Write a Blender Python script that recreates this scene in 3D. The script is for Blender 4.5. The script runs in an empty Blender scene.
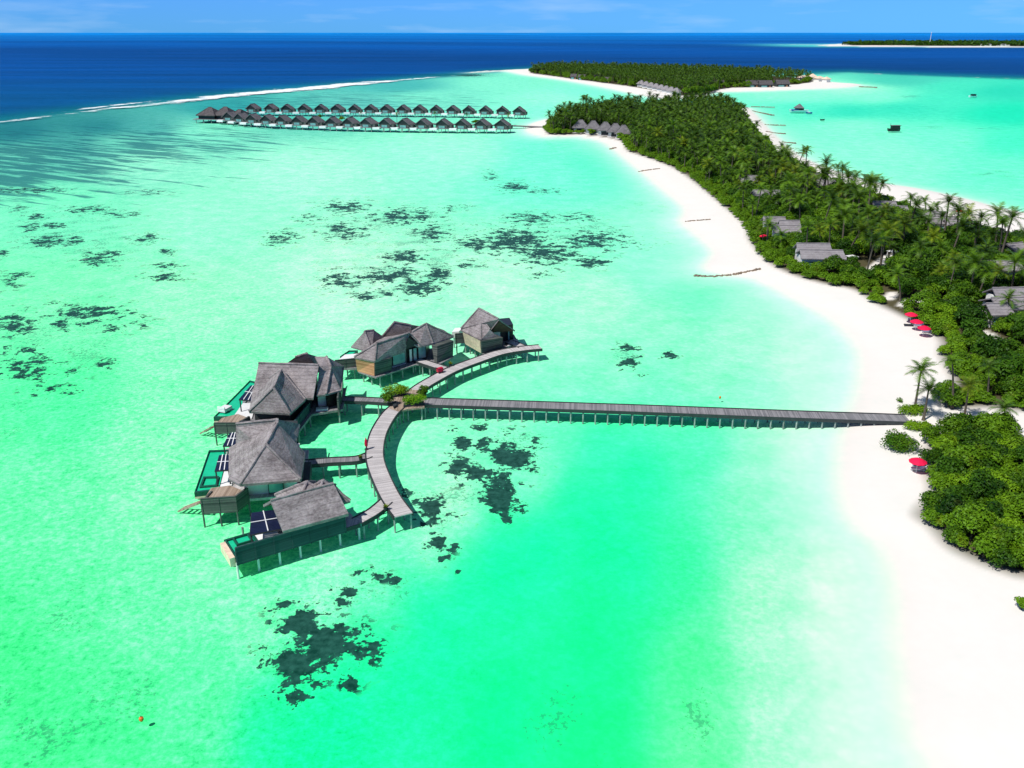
import bpy, math, random
import numpy as np
from mathutils import Vector, Matrix
R = math.radians
rnd = random.Random(7)
nrs = np.random.RandomState(11)
S = bpy.context.scene
COL = S.collection

# ------------------------------------------------------------------ camera, sky, sun, exposure
H, F = 60.0, 880.0                       # camera height (m), focal length in pixels of a 1024 wide frame
PITCH = math.atan(352.0 / F)
cam = bpy.data.cameras.new('camera'); camo = bpy.data.objects.new('camera', cam); COL.objects.link(camo)
camo.location = (0, 0, H); camo.rotation_euler = (R(90) - PITCH, 0, 0)
cam.sensor_width = 36; cam.lens = 36 * F / 1024; cam.clip_start = 1; cam.clip_end = 200000
S.camera = camo
SUN_EL, SUN_AZ = R(54), R(219)           # azimuth of the sun in the xy plane, counted from +x
w = bpy.data.worlds.new('World'); S.world = w; w.use_nodes = True
nt = w.node_tree; bg = nt.nodes['Background']
sky = nt.nodes.new('ShaderNodeTexSky'); sky.sky_type = 'NISHITA'; sky.sun_disc = False
sky.sun_elevation = SUN_EL; sky.sun_rotation = R(90) - SUN_AZ
sky.air_density = 1.0; sky.dust_density = 0.0; sky.ozone_density = 3.0; sky.altitude = 60
tint = nt.nodes.new('ShaderNodeMix'); tint.data_type = 'RGBA'; tint.blend_type = 'MULTIPLY'
tint.inputs['Factor'].default_value = 1
gz = nt.nodes.new('ShaderNodeTexCoord'); gs = nt.nodes.new('ShaderNodeSeparateXYZ'); gr_ = nt.nodes.new('ShaderNodeMapRange'); gm_ = nt.nodes.new('ShaderNodeMix'); gm_.data_type = 'RGBA'
gr_.inputs['From Min'].default_value = 0.0; gr_.inputs['From Max'].default_value = .45
gm_.inputs['A'].default_value = (0.20, 0.80, 2.35, 1); gm_.inputs['B'].default_value = (.95, .92, .88, 1)
nt.links.new(gz.outputs['Generated'], gs.inputs[0]); nt.links.new(gs.outputs[2], gr_.inputs[0]); nt.links.new(gr_.outputs[0], gm_.inputs['Factor']); nt.links.new(gm_.outputs['Result'], tint.inputs['B'])
nt.links.new(sky.outputs[0], tint.inputs['A'])
# a few thin cloud wisps low in the sky
tc = nt.nodes.new('ShaderNodeTexCoord'); mp = nt.nodes.new('ShaderNodeMapping'); mp.inputs['Scale'].default_value = (3, 3, 22)
cn = nt.nodes.new('ShaderNodeTexNoise'); cn.inputs['Scale'].default_value = 3.1; cn.inputs['Detail'].default_value = 6
cr = nt.nodes.new('ShaderNodeMapRange'); cr.inputs['From Min'].default_value = .5; cr.inputs['From Max'].default_value = .8; cr.inputs['To Max'].default_value = .42
cm = nt.nodes.new('ShaderNodeMix'); cm.data_type = 'RGBA'; cm.inputs['B'].default_value = (7.5, 10.5, 14.5, 1)
nt.links.new(tc.outputs['Generated'], mp.inputs[0]); nt.links.new(mp.outputs[0], cn.inputs[0]); nt.links.new(cn.outputs[0], cr.inputs[0])
nt.links.new(cr.outputs[0], cm.inputs['Factor']); nt.links.new(tint.outputs['Result'], cm.inputs['A'])
nt.links.new(cm.outputs['Result'], bg.inputs[0]); bg.inputs[1].default_value = 0.065
sl = bpy.data.lights.new('sun', 'SUN'); sl.energy = 4.5; sl.angle = R(0.5); sl.color = (1, .965, .91)
so = bpy.data.objects.new('sun', sl); COL.objects.link(so)
sdir = Vector((math.cos(SUN_EL) * math.cos(SUN_AZ), math.cos(SUN_EL) * math.sin(SUN_AZ), math.sin(SUN_EL)))
so.rotation_euler = sdir.to_track_quat('Z', 'Y').to_euler(); so.location = (-50, 60, 90)
S.view_settings.view_transform = 'Standard'; S.view_settings.look = 'None'
S.view_settings.gamma = 1; S.view_settings.use_curve_mapping = False; S.view_settings.exposure = 0.10
S.render.engine = 'CYCLES'; S.cycles.use_denoising = True
S.cycles.max_bounces = 6; S.cycles.transparent_max_bounces = 8; S.cycles.diffuse_bounces = 3; S.cycles.glossy_bounces = 2

# ------------------------------------------------------------------ where things stand: image measurements -> metres on the ground
CP, SP = math.cos(PITCH), math.sin(PITCH)
def ray(px, py):
    a, b = (px - 512) / F, (384 - py) / F
    return Vector((a, CP + b * SP, -SP + b * CP))
def at(px, py, z=0.0):
    r = ray(px, py); t = (z - H) / r.z
    return Vector((r.x * t, r.y * t, z))
def at_y(px, py, Y):
    r = ray(px, py); t = Y / r.y
    return Vector((r.x * t, Y, H + r.z * t))
def to_px(p):
    x, y, z = p[0], p[1], p[2] - H
    d = y * CP - z * SP
    return 512 + F * x / d, 384 - F * (y * SP + z * CP) / d
def ppm(p):                               # picture pixels per metre at p
    return F / (p[1] * CP + (H - p[2]) * SP)

# ------------------------------------------------------------------ objects, parts, meshes
def link(o, parent=None):
    COL.objects.link(o)
    if parent: o.parent = parent
    return o
def tag(o, label, cat, group=None, kind=None):
    if label: o['label'] = label
    if cat: o['category'] = cat
    if group: o['group'] = group
    if kind: o['kind'] = kind
    return o
def thing(name, label, cat, loc, rz=0, group=None):
    o = bpy.data.objects.new(name, None); o.location = loc; o.rotation_euler = (0, 0, rz); o.empty_display_size = .5
    link(o); return tag(o, label, cat, group)
def dup(root, loc, rz=0, scale=None, label=None, group=None):
    r = root.copy(); COL.objects.link(r); r.location = loc; r.rotation_euler = (0, 0, rz)
    if scale: r.scale = scale
    if label: r['label'] = label
    if group: r['group'] = group
    for ch in list(root.children):
        c = ch.copy(); COL.objects.link(c); c.parent = r
        for g in list(ch.children):
            d = g.copy(); COL.objects.link(d); d.parent = c
    return r
class MB:
    """collects world (or local) geometry; build() links it as ONE mesh object"""
    def __init__(s, org=None): s.v = []; s.f = []; s.mi = []; s.uv = []; s.org = org
    def poly(s, pts, m=0, uv=None):
        b = len(s.v); s.v += [tuple(p) for p in pts]; s.f.append(tuple(range(b, b + len(pts)))); s.mi.append(m)
        s.uv += uv if uv else [(p[0], p[1]) for p in pts]
    def prism(s, poly, z0, z1, m=0, top=True, bot=True):
        poly = [(p[0], p[1]) for p in poly]
        a = sum(poly[i][0] * poly[(i + 1) % len(poly)][1] - poly[(i + 1) % len(poly)][0] * poly[i][1] for i in range(len(poly)))
        if a < 0: poly = poly[::-1]
        n = len(poly)
        if top: s.poly([(x, y, z1) for x, y in poly], m)
        if bot: s.poly([(x, y, z0) for x, y in poly[::-1]], m)
        u = 0
        for i in range(n):
            (x0, y0), (x1, y1) = poly[i], poly[(i + 1) % n]; l = math.hypot(x1 - x0, y1 - y0)
            s.poly([(x0, y0, z0), (x1, y1, z0), (x1, y1, z1), (x0, y0, z1)], m, [(u, z0), (u + l, z0), (u + l, z1), (u, z1)]); u += l
        return s
    def box(s, c, sx, sy, sz, rz=0, m=0):            # c = centre of the base
        ca, sa = math.cos(rz), math.sin(rz)
        q = [(c[0] + x * ca - y * sa, c[1] + x * sa + y * ca) for x, y in ((-sx/2, -sy/2), (sx/2, -sy/2), (sx/2, sy/2), (-sx/2, sy/2))]
        return s.prism(q, c[2], c[2] + sz, m)
    def beam(s, p, q, wd, ht, m=0):                    # a bar from p to q, wd across, ht high
        p, q = Vector(p), Vector(q); d = (q - p).normalized()
        sd = d.cross(Vector((0, 0, 1)))
        sd = sd.normalized() * wd / 2 if sd.length > 1e-4 else Vector((wd / 2, 0, 0))
        up = sd.cross(d).normalized() * ht / 2
        c = [[e + a * sd + b * up for a, b in ((-1, -1), (1, -1), (1, 1), (-1, 1))] for e in (p, q)]
        s.poly(c[0][::-1], m); s.poly(c[1], m)
        for i in range(4):
            j = (i + 1) % 4; s.poly([c[0][i], c[0][j], c[1][j], c[1][i]], m)
        return s
    def tube(s, pts, rad, n=8, m=0, cap=True):
        rings = []
        for i, p in enumerate(pts):
            p = Vector(p); a = Vector(pts[max(0, i - 1)]); b = Vector(pts[min(len(pts) - 1, i + 1)])
            d = (b - a).normalized(); x = d.cross(Vector((.31, .95, .02))).normalized(); y = d.cross(x)
            r = rad[i] if hasattr(rad, '__len__') else rad
            rings.append([p + r * (math.cos(2 * math.pi * k / n) * x + math.sin(2 * math.pi * k / n) * y) for k in range(n)])
        for a, b in zip(rings, rings[1:]):
            for k in range(n):
                j = (k + 1) % n; s.poly([a[k], a[j], b[j], b[k]], m)
        if cap: s.poly(rings[0][::-1], m); s.poly(rings[-1], m)
        return s
    def cone(s, c, r, h, n=12, m=0, z0=0, seg=0):
        ring = [(c[0] + r * math.cos(2*math.pi*k/n), c[1] + r * math.sin(2*math.pi*k/n), c[2]) for k in range(n)]
        for k in range(n): s.poly([ring[k], ring[(k+1) % n], (c[0], c[1], c[2] + h)], m)
        s.poly(ring[::-1], m); return s
    def build(s, name, mats, parent=None, smooth=False):
        org = s.org; a = parent
        while org is None and a is not None:
            if a.get('_w'): org = Vector(a.location)
            a = a.parent
        if org is None: org = Vector((0, 0, 0))
        me = bpy.data.meshes.new(name)
        me.from_pydata([(x - org[0], y - org[1], z - org[2]) for x, y, z in s.v], [], s.f)
        mats = mats if isinstance(mats, (list, tuple)) else [mats]
        for mm in mats: me.materials.append(mm)
        me.polygons.foreach_set('material_index', s.mi)
        ul = me.uv_layers.new(name='UVMap'); ul.data.foreach_set('uv', [c for t in s.uv for c in t])
        if smooth: me.polygons.foreach_set('use_smooth', [True] * len(s.f))
        me.update()
        return link(bpy.data.objects.new(name, me), parent)
def wthing(name, label, cat, loc, group=None):          # a thing whose parts are given in world coordinates
    o = thing(name, label, cat, loc, 0, group); o['_w'] = 1; return o
def np_mesh(name, v, f, mats, mi=None, smooth=False):
    me = bpy.data.meshes.new(name); k = f.shape[1]
    me.vertices.add(len(v)); me.vertices.foreach_set('co', np.ascontiguousarray(v, np.float32).ravel())
    me.loops.add(f.size); me.loops.foreach_set('vertex_index', np.ascontiguousarray(f, np.int32).ravel())
    me.polygons.add(len(f)); me.polygons.foreach_set('loop_start', np.arange(0, f.size, k, dtype=np.int32))
    try: me.polygons.foreach_set('loop_total', np.full(len(f), k, np.int32))
    except Exception: pass
    for m in mats: me.materials.append(m)
    if mi is not None: me.polygons.foreach_set('material_index', np.ascontiguousarray(mi, np.int32))
    if smooth: me.polygons.foreach_set('use_smooth', np.ones(len(f), bool))
    me.update(); me.validate(); return me

# ------------------------------------------------------------------ materials
def lin(r, g, b):
    return tuple(((c / 255) / 12.92 if c / 255 <= .04045 else ((c / 255 + .055) / 1.055) ** 2.4) for c in (r, g, b))
class NT:
    def __init__(s, name):
        s.m = bpy.data.materials.new(name); s.m.use_nodes = True; s.t = s.m.node_tree
        s.b = s.t.nodes['Principled BSDF']; s.out = s.t.nodes['Material Output']
    def n(s, typ, **kw):
        x = s.t.nodes.new('ShaderNode' + typ)
        for k, v in kw.items():
            if k.startswith('i_'): x.inputs[k[2:].replace('_', ' ')].default_value = v
            else: setattr(x, k, v)
        return x
    def l(s, a, b): s.t.links.new(a, b)
    def val(s, a, op, b, c=None, clamp=False):
        x = s.n('Math', operation=op, use_clamp=clamp)
        for i, q in enumerate((a, b, c)):
            if q is None: continue
            if isinstance(q, (int, float)): x.inputs[i].default_value = q
            else: s.l(q, x.inputs[i])
        return x.outputs[0]
    def mix(s, f, a, b, blend='MIX'):
        x = s.n('Mix', data_type='RGBA', blend_type=blend)
        for k, q in (('Factor', f), ('A', a), ('B', b)):
            if isinstance(q, (int, float)): x.inputs[k].default_value = q
            elif isinstance(q, tuple): x.inputs[k].default_value = (*q[:3], 1)
            else: s.l(q, x.inputs[k])
        return x.outputs['Result']
    def rng(s, v, a, b, c=0, d=1, smooth=False):
        x = s.n('MapRange'); x.interpolation_type = 'SMOOTHSTEP' if smooth else 'LINEAR'
        s.l(v, x.inputs[0])
        for k, q in (('From Min', a), ('From Max', b), ('To Min', c), ('To Max', d)): x.inputs[k].default_value = q
        return x.outputs[0]
    def noise(s, vec, scale, detail=4, rough=.55, dist=0):
        x = s.n('TexNoise'); x.inputs['Scale'].default_value = scale; x.inputs['Detail'].default_value = detail
        x.inputs['Roughness'].default_value = rough; x.inputs['Distortion'].default_value = dist
        if vec is not None: s.l(vec, x.inputs['Vector'])
        return x.outputs[0]
    def map(s, vec, scale=(1, 1, 1), rot=(0, 0, 0), loc=(0, 0, 0)):
        x = s.n('Mapping'); x.inputs['Scale'].default_value = scale; x.inputs['Rotation'].default_value = rot; x.inputs['Location'].default_value = loc
        s.l(vec, x.inputs[0]); return x.outputs[0]
    def base(s, c): s.l(c, s.b.inputs['Base Color'])
    def bump(s, h, strength=.4, dist=.1):
        x = s.n('Bump'); x.inputs['Strength'].default_value = strength; x.inputs['Distance'].default_value = dist
        s.l(h, x.inputs['Height']); s.l(x.outputs[0], s.b.inputs['Normal'])
def plain(name, c, rough=.6, var=.25, scale=1.5, spec=.3):
    t = NT(name); g = t.n('NewGeometry').outputs['Position']
    n = t.noise(g, scale, 5); o = t.n('ObjectInfo').outputs['Random']
    f = t.val(t.rng(n, .3, .7, 1 - var, 1 + var * .6), 'MULTIPLY', t.rng(o, 0, 1, .92, 1.06))
    x = t.n('Mix', data_type='RGBA', blend_type='MULTIPLY'); x.inputs['Factor'].default_value = 1
    x.inputs['A'].default_value = (*c, 1); t.l(f, x.inputs['B']); t.base(x.outputs['Result'])
    t.b.inputs['Roughness'].default_value = rough; t.b.inputs['Specular IOR Level'].default_value = spec
    return t.m
def thatch(name, c1, c2):
    t = NT(name); g = t.n('NewGeometry').outputs['Position']
    big = t.noise(g, .55, 6, .65); fine = t.noise(t.map(g, (1, 1, 3.0)), 2.6, 6, .7)
    sep = t.n('SeparateXYZ'); t.l(g, sep.inputs[0])
    zz = t.val(sep.outputs[2], 'ADD', t.val(t.noise(g, .8, 2), 'MULTIPLY', .18))
    course = t.val(t.val(zz, 'MULTIPLY', 2.3), 'FRACT', 0)
    col = t.mix(t.rng(t.val(t.val(big, 'MULTIPLY', .5), 'ADD', t.val(fine, 'MULTIPLY', .5)), .36, .64), c1, c2)
    col = t.mix(t.rng(course, 0, .25, .30, 0), col, tuple(x * .45 for x in c1))
    t.base(col); t.b.inputs['Roughness'].default_value = .95; t.b.inputs['Specular IOR Level'].default_value = .05
    t.bump(t.val(fine, 'ADD', t.val(course, 'MULTIPLY', .6)), .9, .18)
    return t.m
def planks(name, c1, c2, width=.16, along='u', rough=.8):
    t = NT(name); uv = t.n('UVMap').outputs[0]; g = t.n('NewGeometry').outputs['Position']
    s = t.n('SeparateXYZ'); t.l(uv, s.inputs[0]); a = s.outputs[0 if along == 'u' else 1]
    k = t.val(t.val(a, 'DIVIDE', width), 'FLOOR', 0)
    wn = t.n('TexWhiteNoise', noise_dimensions='1D'); t.l(k, wn.inputs['W'])
    gr = t.noise(g, .5, 5)
    col = t.mix(t.rng(t.val(t.val(wn.outputs[0], 'MULTIPLY', .55), 'ADD', t.val(gr, 'MULTIPLY', .6)), .25, .85), c1, c2)
    fr = t.val(t.val(a, 'DIVIDE', width), 'FRACT', 0)
    col = t.mix(t.rng(fr, .0, .12, .75, 0), col, tuple(x * .15 for x in c1))
    # a darker batten every 2.4 m
    fr2 = t.val(t.val(a, 'DIVIDE', 2.4), 'FRACT', 0)
    col = t.mix(t.rng(fr2, .0, .06, .35, 0), col, tuple(x * .3 for x in c1))
    t.base(col); t.b.inputs['Roughness'].default_value = rough; t.b.inputs['Specular IOR Level'].default_value = .15
    return t.m
def leaf(name, c1, c2, trans=.25, spec=.14):
    t = NT(name); g = t.n('NewGeometry'); o = t.n('ObjectInfo').outputs['Random']
    n = t.noise(g.outputs['Position'], .16, 3); n2 = t.noise(g.outputs['Position'], .7, 3); isl = g.outputs['Random Per Island']
    f = t.val(t.val(t.val(n, 'MULTIPLY', .9), 'ADD', t.val(n2, 'MULTIPLY', .7)), 'ADD', t.val(t.val(isl, 'MULTIPLY', .35), 'ADD', t.val(o, 'MULTIPLY', .6)))
    col = t.mix(t.rng(f, .82, 1.55), c1, c2)
    col = t.mix(t.rng(t.noise(g.outputs['Position'], .45, 3), .60, .74, 0, .45), col, (c2[0] * .9 + .01, c1[1] * .55 + c2[1] * .25, .008))
    t.base(col); t.b.inputs['Roughness'].default_value = .5; t.b.inputs['Specular IOR Level'].default_value = spec
    tr = t.n('BsdfTranslucent'); t.l(t.mix(.5, col, c2), tr.inputs[0])
    mx = t.n('MixShader'); mx.inputs[0].default_value = trans
    t.l(t.b.outputs[0], mx.inputs[1]); t.l(tr.outputs[0], mx.inputs[2]); t.l(mx.outputs[0], t.out.inputs[0])
    return t.m
M = dict(
    thatch=thatch('thatch', (.125, .106, .108), (.42, .375, .38)),
    thatch_far=thatch('thatch_far', (.11, .10, .11), (.24, .225, .235)),
    thatch_dark=thatch('thatch_dark', (.06, .052, .056), (.15, .135, .14)),
    shingle=thatch('shingle_roof', (.20, .18, .19), (.34, .32, .33)),
    deck=planks('grey_boards', (.36, .335, .335), (.58, .545, .54)),
    deck_dark=planks('dark_boards', (.15, .15, .16), (.29, .28, .29)),
    screen=planks('screen_boards', (.018, .045, .050), (.045, .095, .10), .22, 'v'),
    slat=planks('slat_boards', (.035, .045, .045), (.12, .13, .12), .2, 'v'),
    brown=planks('brown_boards', (.34, .15, .075), (.64, .34, .19), .25, 'v'),
    warm=planks('warm_boards', (.22, .16, .12), (.42, .33, .26), .2, 'u'),
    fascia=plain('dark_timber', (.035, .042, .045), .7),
    post=plain('pale_concrete', (.29, .325, .315), .8, .4, 1.2),
    post_dark=plain('weathered_post', (.10, .12, .11), .8, .4),
    plaster=plain('white_plaster', (.72, .72, .69), .8, .12),
    cream=plain('cream_stone', (.74, .58, .43), .8, .25, 2),
    glass=plain('window_glass', (.16, .36, .36), .12, .3, .8, .6),
    dark=plain('near_black', (.02, .022, .025), .4),
    navy=plain('navy_panel', (.010, .014, .045), .3, .3, 1, .4),
    white=plain('white_paint', (.8, .8, .8), .5, .08),
    tile=plain('green_pool_tile', (.012, .10, .065), .4, .3, 3),
    poolw=plain('pool_water', (.012, .55, .29), .08, .12, 1.2, .4),
    red=plain('red_canvas', (.78, .006, .06), .7, .1),
    redbox=plain('magenta_paint', (.50, .008, .05), .5, .1),
    cushion=plain('grey_cushion', (.16, .16, .30), .8, .2),
    bark=plain('palm_bark', (.105, .088, .066), .9, .4, 3),
    wood=plain('branch_bark', (.10, .075, .05), .9, .3, 3),
    rock=plain('groyne_rock', (.23, .17, .12), .9, .5, 1.0),
    hull=plain('hull_white', (.75, .78, .82), .3, .1),
    hullblue=plain('hull_blue', (.03, .10, .32), .3, .1),
    hulldark=plain('hull_dark', (.018, .02, .022), .4, .2),
    orange=plain('orange_float', (.75, .16, .02), .5, .1),
    palm=leaf('palm_frond', (.004, .024, .002), (.115, .230, .010), .10, .2),
    palm_y=leaf('palm_frond_light', (.03, .08, .004), (.21, .28, .015), .15),
    leafa=leaf('leaf_deep', (.005, .028, .002), (.046, .122, .004), .08),
    leafb=leaf('leaf_mid', (.012, .050, .003), (.105, .220, .006), .10),
    leafc=leaf('leaf_bright', (.035, .11, .004), (.17, .32, .009), .14),
    gable=plain('gable_timber', (.075, .045, .032), .8, .3),
)

# ------------------------------------------------------------------ coastlines (image measurements, projected to the ground)
def smooth(pts, n=5, closed=True):
    P = np.array(pts, float); m = len(P); out = []
    for i in range(m if closed else m - 1):
        p0, p1, p2, p3 = (P[(i + k) % m] if closed else P[min(max(i + k, 0), m - 1)] for k in (-1, 0, 1, 2))
        for t in np.linspace(0, 1, n, endpoint=False):
            out.append(.5 * (2 * p1 + (p2 - p0) * t + (2 * p0 - 5 * p1 + 4 * p2 - p3) * t * t + (3 * p1 - p0 - 3 * p2 + p3) * t ** 3))
    if not closed: out.append(P[-1])
    return np.array(out)
SHORE_PX = [(960, 860), (928, 768), (906, 730), (896, 650), (893, 590), (880, 550), (853, 524), (840, 495), (838, 455), (848, 415), (857, 390), (858, 352), (834, 323),
            (795, 300), (756, 280), (722, 274), (704, 268), (712, 252), (694, 234), (680, 222), (683, 208), (660, 188), (640, 171), (613, 149), (600, 141), (575, 137),
            (545, 137), (527, 131), (536, 122), (580, 114), (640, 111), (700, 109), (742, 107), (752, 111), (764, 124), (778, 138), (794, 152), (822, 166), (870, 181), (920, 189),
            (970, 200), (1024, 213), (1200, 245), (1500, 300), (1500, 900)]
ISL2_PX = [(470, 72.2), (500, 70.5), (525, 75), (560, 79.5), (600, 86.5), (640, 95), (665, 99), (700, 97.5), (716, 92.5), (760, 91), (800, 89.5), (845, 87.5), (860, 84.5), (835, 82.5), (800, 78),
           (740, 74.5), (640, 71), (560, 69), (520, 69.5)]
FAR_PX = [(820, 45.7), (870, 46.6), (930, 47.0), (1000, 47.3), (1100, 47), (1200, 46), (1200, 43.2), (1000, 43.0), (880, 43.2), (838, 44)]
def wpoly(px, z=0, n=5):
    return np.array([at(x, y, z)[:2] for x, y in smooth(px, n)])
ISLANDS = [wpoly(SHORE_PX), wpoly(ISL2_PX), wpoly(FAR_PX)]
def inside(P, poly):
    x, y = P[:, 0], P[:, 1]; c = np.zeros(len(P), bool); n = len(poly)
    for i in range(n):
        x0, y0 = poly[i]; x1, y1 = poly[(i + 1) % n]
        if y0 == y1: continue
        c ^= ((y0 > y) != (y1 > y)) & (x < (x1 - x0) * (y - y0) / (y1 - y0) + x0)
    return c
def sdf(P, poly):                          # + inside
    d = np.full(len(P), 1e18); n = len(poly)
    for i in range(n):
        a = poly[i]; e = poly[(i + 1) % n] - a; L = e @ e
        if L < 1e-9: continue
        q = P - a; t = np.clip((q @ e) / L, 0, 1); q -= t[:, None] * e
        d = np.minimum(d, (q * q).sum(1))
    d = np.sqrt(d); return np.where(inside(P, poly), d, -d)
VEG_MAIN_PX = [(1200, 440), (1024, 412), (985, 408), (950, 408), (938, 398), (953, 382), (940, 355), (938, 338), (905, 318), (877, 304), (854, 290), (822, 283), (790, 273), (767, 261), (749, 239), (745, 226),
               (720, 203), (682, 173), (655, 160), (628, 150), (620, 140), (585, 134), (552, 134), (546, 128), (560, 118), (600, 113), (660, 110), (705, 108), (735, 110), (749, 123),
               (764, 142), (781, 158), (811, 174), (847, 189), (888, 203), (929, 219), (965, 230), (1024, 243), (1200, 280)]
VEG_LOW_PX = [(928, 447), (942, 434), (962, 428), (990, 426), (1012, 432), (1018, 445), (1040, 462), (1130, 470), (1130, 590), (1030, 578), (1005, 572), (975, 560), (948, 545), (930, 525), (915, 512), (930, 492), (926, 470)]
VEG2_PX = [(530, 72.5), (560, 77), (600, 82.5), (640, 88), (676, 95), (700, 94.5), (725, 88.5), (760, 87), (800, 84), (815, 80), (790, 77), (740, 74.7), (640, 71.3), (560, 69.7)]
VEG3_PX = [(842, 45.0), (900, 45.6), (1000, 46.2), (1200, 46), (1200, 43.6), (1000, 43.4), (880, 43.5)]
VEG = {k: wpoly(p, 1.2, 4) for k, p in dict(main=VEG_MAIN_PX, low=VEG_LOW_PX, two=VEG2_PX, far=VEG3_PX).items()}
PATHS = [([(905, 419), (960, 419), (1024, 421), (1100, 425)], 2.4), ([(862, 277), (872, 270), (882, 262), (890, 256)], 1.8), ([(986, 334), (998, 346), (1012, 358)], 1.8),
         ([(888, 299), (893, 294)], 1.4), ([(902, 306), (907, 301), (940, 304)], 1.0)]
def seg_dist(P, pts):
    d = np.full(len(P), 1e18)
    for a, b in zip(pts, pts[1:]):
        e = b - a; t = np.clip(((P - a) @ e) / (e @ e), 0, 1); q = P - a - t[:, None] * e
        d = np.minimum(d, (q * q).sum(1))
    return np.sqrt(d)
PATHW = [(np.array([at(x, y, 1.2)[:2] for x, y in p]), wd) for p, wd in PATHS]

# ------------------------------------------------------------------ the ground: beach, lagoon floor and sea floor, one sheet
cols = np.concatenate([[-9000, -5000, -2800, -1700, -1100], np.arange(-700, -20, 16), np.arange(-20, 1044, 3.0), np.arange(1044, 1724, 16), [2100, 2800, 3800, 6000, 10000]])
rows = np.concatenate([[32.7, 33.1, 33.5], np.arange(34, 130, .5), np.arange(130, 330, 1.6), np.arange(330, 770, 2.6), np.arange(770, 1000, 8), np.arange(1000, 1700, 60)])
GX, GY = np.meshgrid(cols, rows); U, V = GX.ravel(), GY.ravel()
def at_np(px, py, z):
    a = (px - 512) / F; b = (384 - py) / F; rz = -SP + b * CP; t = (z - H) / rz
    return np.stack([a * t, (CP + b * SP) * t], 1)
P0 = at_np(U, V, 0.0)
SD = np.max([sdf(P0, p) for p in ISLANDS], 0)
# reef edge: sea on the far side
EDGE = np.array([(-9000, 1300), (-700, 205), (-300, 160), (0, 122), (100, 110), (200, 98.5), (300, 89), (400, 80), (480, 73), (530, 69.5), (560, 68), (640, 69), (740, 72.6), (800, 74), (850, 73), (900, 75.5), (960, 77.5), (1024, 79.5), (1400, 93), (10000, 400)])
eb = np.interp(U, EDGE[:, 0], EDGE[:, 1])
ed = (V - eb) / np.clip((V - 32) / 68, .25, 4)              # picture-independent measure: grows towards the lagoon
jit = 1.2 * np.sin(P0[:, 0] * .013 + 1.2 * np.sin(P0[:, 1] * .004)) + .7 * np.sin(P0[:, 0] * .041 + P0[:, 1] * .02)
sea = 1 / (1 + np.exp((ed + jit * .8 + 1.0) / 0.9))
farreef = np.exp(-((V - 45.2) / 1.5) ** 2) / (1 + np.exp(-(U - 775 - 14 * (V - 45)) / 14))
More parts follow.
